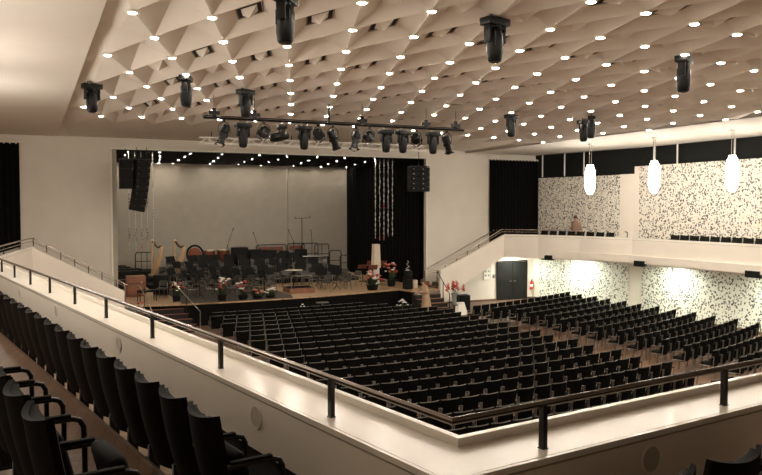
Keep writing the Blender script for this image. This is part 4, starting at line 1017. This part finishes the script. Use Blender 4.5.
# flowers
def bouquet(x, y, z, r, h_, cols, label, group='flower arrangements along the stage', vase=False):
    t = thing('flower_arrangement', label, 'flowers', (x, y, z), random.uniform(0, 6), group)
    MB().lathe([(0, 0), (r * .45, 0), (r * .55, h_ * .25), (r * .5, h_ * .28), (0, h_ * .24)], 14).build('basket', 'black', t)
    m_ = MB()
    for k in range(34):
        a = random.uniform(0, 6.28); q = random.uniform(.2, 1) * r; zz = h_ * random.uniform(.25, .8); b0_ = Vector((0, 0, h_ * .22)); b1_ = Vector((q * math.cos(a), q * math.sin(a), zz))
        sd = Vector((-math.sin(a), math.cos(a), 0)) * r * .12; mid = b0_.lerp(b1_, .6) + Vector((0, 0, .05))
        A = [m_.bm.verts.new(v_) for v_ in (b0_, mid + sd, b1_, mid - sd)]; m_.bm.faces.new(A); B = [m_.bm.verts.new(v_ + Vector((0, 0, -.006))) for v_ in (b0_, mid + sd, b1_, mid - sd)]; m_.bm.faces.new(B[::-1])
    m_.build('foliage', 'leaf', t, smooth=False, normals=False)
    for c in cols:
        for k in range(6):
            a = random.uniform(0, 6.28); q = random.uniform(.1, .95) * r; zz = h_ * random.uniform(.5, 1.0); rr = r * random.uniform(.12, .2)
            b_ = MB().ball((q * math.cos(a), q * math.sin(a), zz), rr, 8, (1, 1, .7))
            for e in range(5): b_.ball((q * math.cos(a) + rr * .8 * math.cos(e * 1.257), q * math.sin(a) + rr * .8 * math.sin(e * 1.257), zz + rr * .1), rr * .6, 6, (1, 1, .6))
            b_.build('blossom', c, t)
bouquet(5.79, 33.9, SZ, .34, .85, ('petalred', 'petalwhite', 'petalpink'), 'red and white flowers beside the silver step handrail')
bouquet(7.67, 33.2, SZ, .38, 1.05, ('petalwhite', 'petalred', 'petalwhite'), 'white and red flowers spilling over the stage edge, second from left')
bouquet(8.62, 33.2, SZ, .40, .85, ('petalwhite', 'petalred'), 'white and red flowers with much green, third from left')
bouquet(9.3, 33.2, SZ, .42, .55, ('petalpink',), 'low green arrangement with few coral blossoms on the stage edge')
bouquet(9.95, 33.35, SZ, .40, .45, ('petalwhite',), 'low green arrangement at the stage edge nearest the podium rail')
bouquet(15.55, 34.3, SZ, .55, .95, ('petalred', 'petalpink', 'petalwhite'), 'large red and pink bouquet on the right part of the stage edge')
bouquet(17.2, 35.5, SZ, .42, 1.25, ('petalred', 'petalwhite', 'petalpink'), 'tall red and white flowers near the right stage corner')
bouquet(16.6, 37.0, SZ, .2, .95, ('petalwhite', 'petalwhite'), 'white blossoms before the cream pillar')
bouquet(4.05, 31.9, 0.26, .3, 1.0, ('petalred', 'petalpink', 'petalwhite'), 'red and white flowers just over the left parapet beside the steps')
bouquet(16.2, 32.2, 0.0, .3, .75, ('petalwhite', 'petalwhite'), 'white flowers at the foot of the right stage corner')
# vase with tall red blooms beside the right steps
t = thing('flower_vase', 'tall glass vase of upright coral red blooms beside the right steps', 'vase', (18.12, 30.55, 0))
MB().lathe([(0, .55), (.10, .55), (.11, .58), (.09, .75), (.12, .98), (.17, 1.10), (.155, 1.10), (.10, .95), (0, .9)], 18).build('vase', 'glass', t)
MB().lathe([(0, 0), (.20, 0), (.20, .04), (.05, .06), (.05, .50), (.16, .53), (.16, .56), (0, .56)], 16).build('stand', 'darkmetal', t)
for k in range(9):
    a = k * .7; lean = .12 + .38 * (k % 3) / 2; c = Vector((lean * math.cos(a), lean * math.sin(a) * .6, 1.52 - .08 * (k % 3)))
    st = MB().tube([(0, 0, .95), tuple(c * .55 + Vector((0, 0, .55))), tuple(c)], .008, 4).build('stem', 'leaf', t)
    b_ = MB()
    for e in range(7): b_.ball(tuple(c + Vector((.03 * math.cos(e * 2.4), .03 * math.sin(e * 2.4), -.12 + e * .045))), .055 - .004 * e, 7)
    b_.build('bloom', 'petalpink' if k % 2 else 'petalred', t)
t = thing('side_speaker', 'black loudspeaker box on the floor beside the flower vase', 'loudspeaker', (19.35, 31.75, 0), R(-12)); MB().rbox((0, 0, .42), (.54, .54, .84), .015, 1).build('cabinet', 'black', t); MB().box((0, -.275, .42), (.48, .012, .76)).build('grille', 'blackwall', t)
t = thing('white_covered_chair', 'low white draped stool on the floor between the vase and the black box', 'stool', (18.72, 31.05, 0), .1); t.scale = (1.45, 1.0, 1.1)
MB().slab(lambda u, v: ((.16 + .14 * (1 - v) + .02 * math.sin(u * 40)) * math.cos(u * 2 * PI), (.16 + .14 * (1 - v) + .02 * math.sin(u * 40)) * math.sin(u * 2 * PI), .5 * v), 40, 4, lambda u, v: (0, 0, .004)).build('drape', 'paper', t, ang=80); MB().lathe([(0, .49), (.18, .49), (.17, .52), (0, .53)], 20).build('seat', 'paper', t)
# right stage corner: monitor and silver ornament
t = thing('stage_monitor', 'black monitor loudspeaker stack at the right stage corner', 'loudspeaker', (17.35, 33.9, SZ)); MB().rbox((0, 0, .3), (.40, .4, .6), .02, 1).build('cabinet', 'black', t); MB().rbox((.02, 0, .78), (.34, .34, .36), .02, 1).build('top_cabinet', 'black', t); MB().box((.0, -.205, .3), (.34, .012, .52)).build('grille', 'blackwall', t)
t = thing('silver_ornament', 'silvery twisted ornament on the black corner speakers', 'ornament', (17.35, 33.9, SZ + .96))
MB().tube([(.10 * math.cos(k * .6) * (1 - k / 28), .10 * math.sin(k * .6) * (1 - k / 28), k * .021) for k in range(25)], .02, 6).build('spiral', 'silver', t); MB().lathe([(0, 0), (.12, 0), (.1, .03), (0, .04)], 14).build('base', 'silver', t)
t = thing('paper_lantern', 'small tan paper lantern on the black corner by the steps', 'lantern', (17.95, 34.3, SZ)); MB().rbox((0, 0, .2), (.26, .26, .4), .02, 1).build('shade', 'cream', t); MB().box((0, 0, .42), (.2, .2, .03)).build('lid', 'case', t)
t = thing('small_brown_box', 'small brown box on the landing above the right steps', 'box', (18.66, 34.4, SZ)); MB().rbox((0, 0, .16), (.3, .3, .3), .01, 1).build('carton', 'case', t); MB().box((0, 0, .313), (.3, .05, .004)).build('tape', 'cream', t)
# white beaded triangle and small stand on the floor before the stage
t = thing('beaded_triangle', 'triangle of white beads standing before the black stage front', 'ornament', (11.17, 32.3, 0)); 
MB().tube([(-.42, 0, 0), (0, .1, .78), (.42, 0, 0)], .012, 5).build('wire', 'black', t); m_ = MB()
for k in range(9):
    for sx in (-1, 1): m_.ball((sx * .42 * (1 - k / 8.5), .1 * k / 8.5, .05 + .73 * k / 8.5), .028, 6)
m_.build('beads', 'bead', t)
t = thing('floor_stand', 'small dark T-shaped stand before the black stage front', 'stand', (11.95, 31.9, 0)); MB().tube([(0, 0, 0), (0, 0, .82)], .025, 6).build('pole', 'frame', t); MB().box((0, 0, .84), (.55, .3, .04)).build('top_plate', 'frame', t, smooth=False); MB().lathe([(0, 0), (.22, 0), (.2, .03), (0, .04)], 14).build('base', 'black', t)

# ---------------------------------------------------------------- people
def figure(name, label, loc, rz, skeleton, radii, edges, m, extras):
    t = thing(name, label, 'person', loc, rz)
    me = bpy.data.meshes.new('body'); me.from_pydata(skeleton, edges, []); o = bpy.data.objects.new('body', me); COL.objects.link(o); o.parent = t
    me.materials.append(M[m])
    sk = o.modifiers.new('skin', 'SKIN'); sk.use_smooth_shade = True
    for v, r_ in zip(me.skin_vertices[0].data, radii): v.radius = (r_, r_) if not isinstance(r_, tuple) else r_
    me.skin_vertices[0].data[0].use_root = True
    sb = o.modifiers.new('sub', 'SUBSURF'); sb.levels = 2; sb.render_levels = 2
    extras(t); return t
def human(lean, armsL, armsR):
    """vertices: 0 pelvis 1 waist 2 chest 3 neck 4 head-low 5 head-mid 6 crown, 7-9 left arm,10-12 right arm,13-16 left leg,17-20 right leg"""
    f_ = lean
    v = [(0, 0, .95), (0, .02 + f_ * .10, 1.12), (0, .03 + f_ * .24, 1.34), (0, .03 + f_ * .36, 1.49), (0, .05 + f_ * .44, 1.57), (0, .06 + f_ * .50, 1.64), (0, .05 + f_ * .54, 1.72),
         (-.18, .02 + f_ * .28, 1.40), armsL[0], armsL[1], (.18, .02 + f_ * .28, 1.40), armsR[0], armsR[1],
         (-.10, 0, .86), (-.11, .02, .50), (-.11, -.02, .09), (-.11, .14, .04), (.10, 0, .86), (.11, .02, .50), (.11, -.02, .09), (.11, .14, .04)]
    e = [(0, 1), (1, 2), (2, 3), (3, 4), (4, 5), (5, 6), (2, 7), (7, 8), (8, 9), (2, 10), (10, 11), (11, 12), (0, 13), (13, 14), (14, 15), (15, 16), (0, 17), (17, 18), (18, 19), (19, 20)]
    r_ = [.13, .12, .14, .055, .075, .095, .06, .065, .045, .035, .065, .045, .035, .085, .06, .042, .035, .085, .06, .042, .035]
    base = len(v)
    for hi, elbow in ((9, 8), (12, 11)):                 # four fingers and a thumb on each hand
        h_ = Vector(v[hi]); dr = (h_ - Vector(v[elbow])).normalized(); sd = dr.cross(Vector((0, 0, 1))).normalized()
        for k in range(4):
            v.append(tuple(h_ + dr * .055 + sd * (.024 * (k - 1.5)))); v.append(tuple(h_ + dr * (.115 + .008 * (k in (1, 2))) + sd * (.027 * (k - 1.5)) - Vector((0, 0, .02))))
            r_ += [.010, .008]; e += [(hi, len(v) - 2), (len(v) - 2, len(v) - 1)]
        tb = 1 if hi == 9 else -1
        v.append(tuple(h_ + dr * .03 + sd * tb * .05)); v.append(tuple(h_ + dr * .06 + sd * tb * .065)); r_ += [.011, .009]; e += [(hi, len(v) - 2), (len(v) - 2, len(v) - 1)]
    return v, r_, e
def head_bits(t, hy, hz, hairlen=.0):
    hr = MB().ball((0, hy - .02, hz + .035), .108, 12, (.92, 1.02, .98))
    if hairlen: hr.ball((0, hy - .08, hz - .04), .08, 10, (1, .7, 1.3))
    hr.build('hair', 'hair', t)
    MB().ball((0, hy + .10, hz - .02), .018, 8, (.8, 1.2, 1.4)).build('nose', 'skin', t)
    for sx in (-1, 1):
        MB().ball((sx * .035, hy + .085, hz + .01), .013, 8).build('eye', 'black', t); MB().ball((sx * .095, hy, hz - .01), .025, 8, (.4, .8, 1.2)).build('ear', 'skin', t)
    MB().ball((0, hy + .088, hz - .065), .02, 8, (1.2, .4, .35)).build('mouth', 'petalred', t)
v, r_, e = human(.35, [(-.24, .20, 1.20), (-.12, .42, 1.18)], [(.24, .20, 1.20), (.12, .42, 1.18)])
def ex(t):
    head_bits(t, .235, 1.65, .1)
    MB().slab(lambda u, v_: ((.30 - .13 * v_ + .015 * math.sin(u * 2 * PI * 9) * (1 - v_)) * math.cos(u * 2 * PI), (.24 - .09 * v_ + .012 * math.sin(u * 2 * PI * 9) * (1 - v_)) * math.sin(u * 2 * PI) + .07 * v_ * v_, .22 + .90 * v_), 40, 8, lambda u, v_: (.004 * math.cos(u * 2 * PI), .004 * math.sin(u * 2 * PI), 0)).build('skirt', 'dress', t, ang=80)
    MB().slab(lambda u, v_: ((.175 + .045 * math.sin(PI * v_ * .8)) * math.cos(u * 2 * PI) * (1 - .35 * v_ ** 4), (.155 + .03 * math.sin(PI * v_)) * math.sin(u * 2 * PI) * (1 - .3 * v_ ** 4) + .06 + .07 * v_, 1.06 + .40 * v_), 28, 6, lambda u, v_: (.004 * math.cos(u * 2 * PI), .004 * math.sin(u * 2 * PI), 0)).build('bodice', 'dress', t, ang=80)
    for sx in (-1, 1):
        MB().tube([(sx * .17, .13, 1.40), (sx * .24, .20, 1.20), (sx * .16, .36, 1.185)], [.085, .065, .055], 10).build('sleeve', 'dress', t)
t = figure('person', 'person in a tan dress bending over white sheets beside the right stage steps', (16.98, 31.2, 0), R(95), v, r_, e, 'skin', ex)
o = MB().box((0, 0, 0), (.30, .24, .012)).box((.015, .01, .012), (.29, .23, .006)).build('paper_sheets', 'paper', None, (16.55, 31.24, 1.07), R(95), smooth=False); o.rotation_euler = (R(18), 0, R(95))
tag(o, 'white paper sheets held by the person in the tan dress', 'paper')
v, r_, e = human(.05, [(-.25, .0, 1.14), (-.22, .10, .92)], [(.25, .0, 1.14), (.22, .10, .92)])
def ex2(t):
    head_bits(t, .085, 1.65)
    MB().slab(lambda u, v_: ((.215 - .02 * v_ + .02 * math.sin(PI * v_)) * math.cos(u * 2 * PI) * (1 - .4 * v_ ** 5), (.16 + .02 * math.sin(PI * v_)) * math.sin(u * 2 * PI) * (1 - .3 * v_ ** 5) + .03, .80 + .70 * v_), 28, 8, lambda u, v_: (.006 * math.cos(u * 2 * PI), .006 * math.sin(u * 2 * PI), 0)).build('jacket', 'jacket', t, ang=80)
    for sx in (-1, 1):
        MB().tube([(sx * .18, .03, 1.42), (sx * .25, .0, 1.14), (sx * .225, .08, .97)], [.085, .065, .055], 10).build('sleeve', 'jacket', t)
        MB().tube([(sx * .10, 0, .90), (sx * .11, .02, .50), (sx * .11, -.02, .10)], [.115, .085, .065], 10).build('trouser_leg', 'blackcloth', t)
figure('person.001', 'person in a russet jacket standing on the right balcony', (26.08, 31.45, 2.95), R(110), v, r_, e, 'skin', ex2)

# ---------------------------------------------------------------- camera, world, output
cam = bpy.data.cameras.new('camera'); cam.sensor_width = 36; cam.lens = 748 / 762 * 36; cam.clip_end = 200; cam.clip_start = 0.02
co = bpy.data.objects.new('camera', cam); COL.objects.link(co); co.location = (0, 0, 5.2); co.rotation_euler = (R(90 - 2.35), 0, R(-25.05))
scene.camera = co
wd_ = bpy.data.worlds.new('world'); scene.world = wd_; wd_.use_nodes = True
wd_.node_tree.nodes['Background'].inputs['Color'].default_value = (0.02, 0.018, 0.015, 1)
scene.view_settings.view_transform = 'Standard'; scene.view_settings.look = 'None'; scene.view_settings.gamma = 1; scene.view_settings.use_curve_mapping = False
scene.view_settings.exposure = 2.2
scene.cycles.max_bounces = 8; scene.cycles.diffuse_bounces = 6; scene.cycles.glossy_bounces = 3
scene.cycles.sample_clamp_indirect = 6; scene.cycles.use_denoising = True; scene.cycles.use_light_tree = True
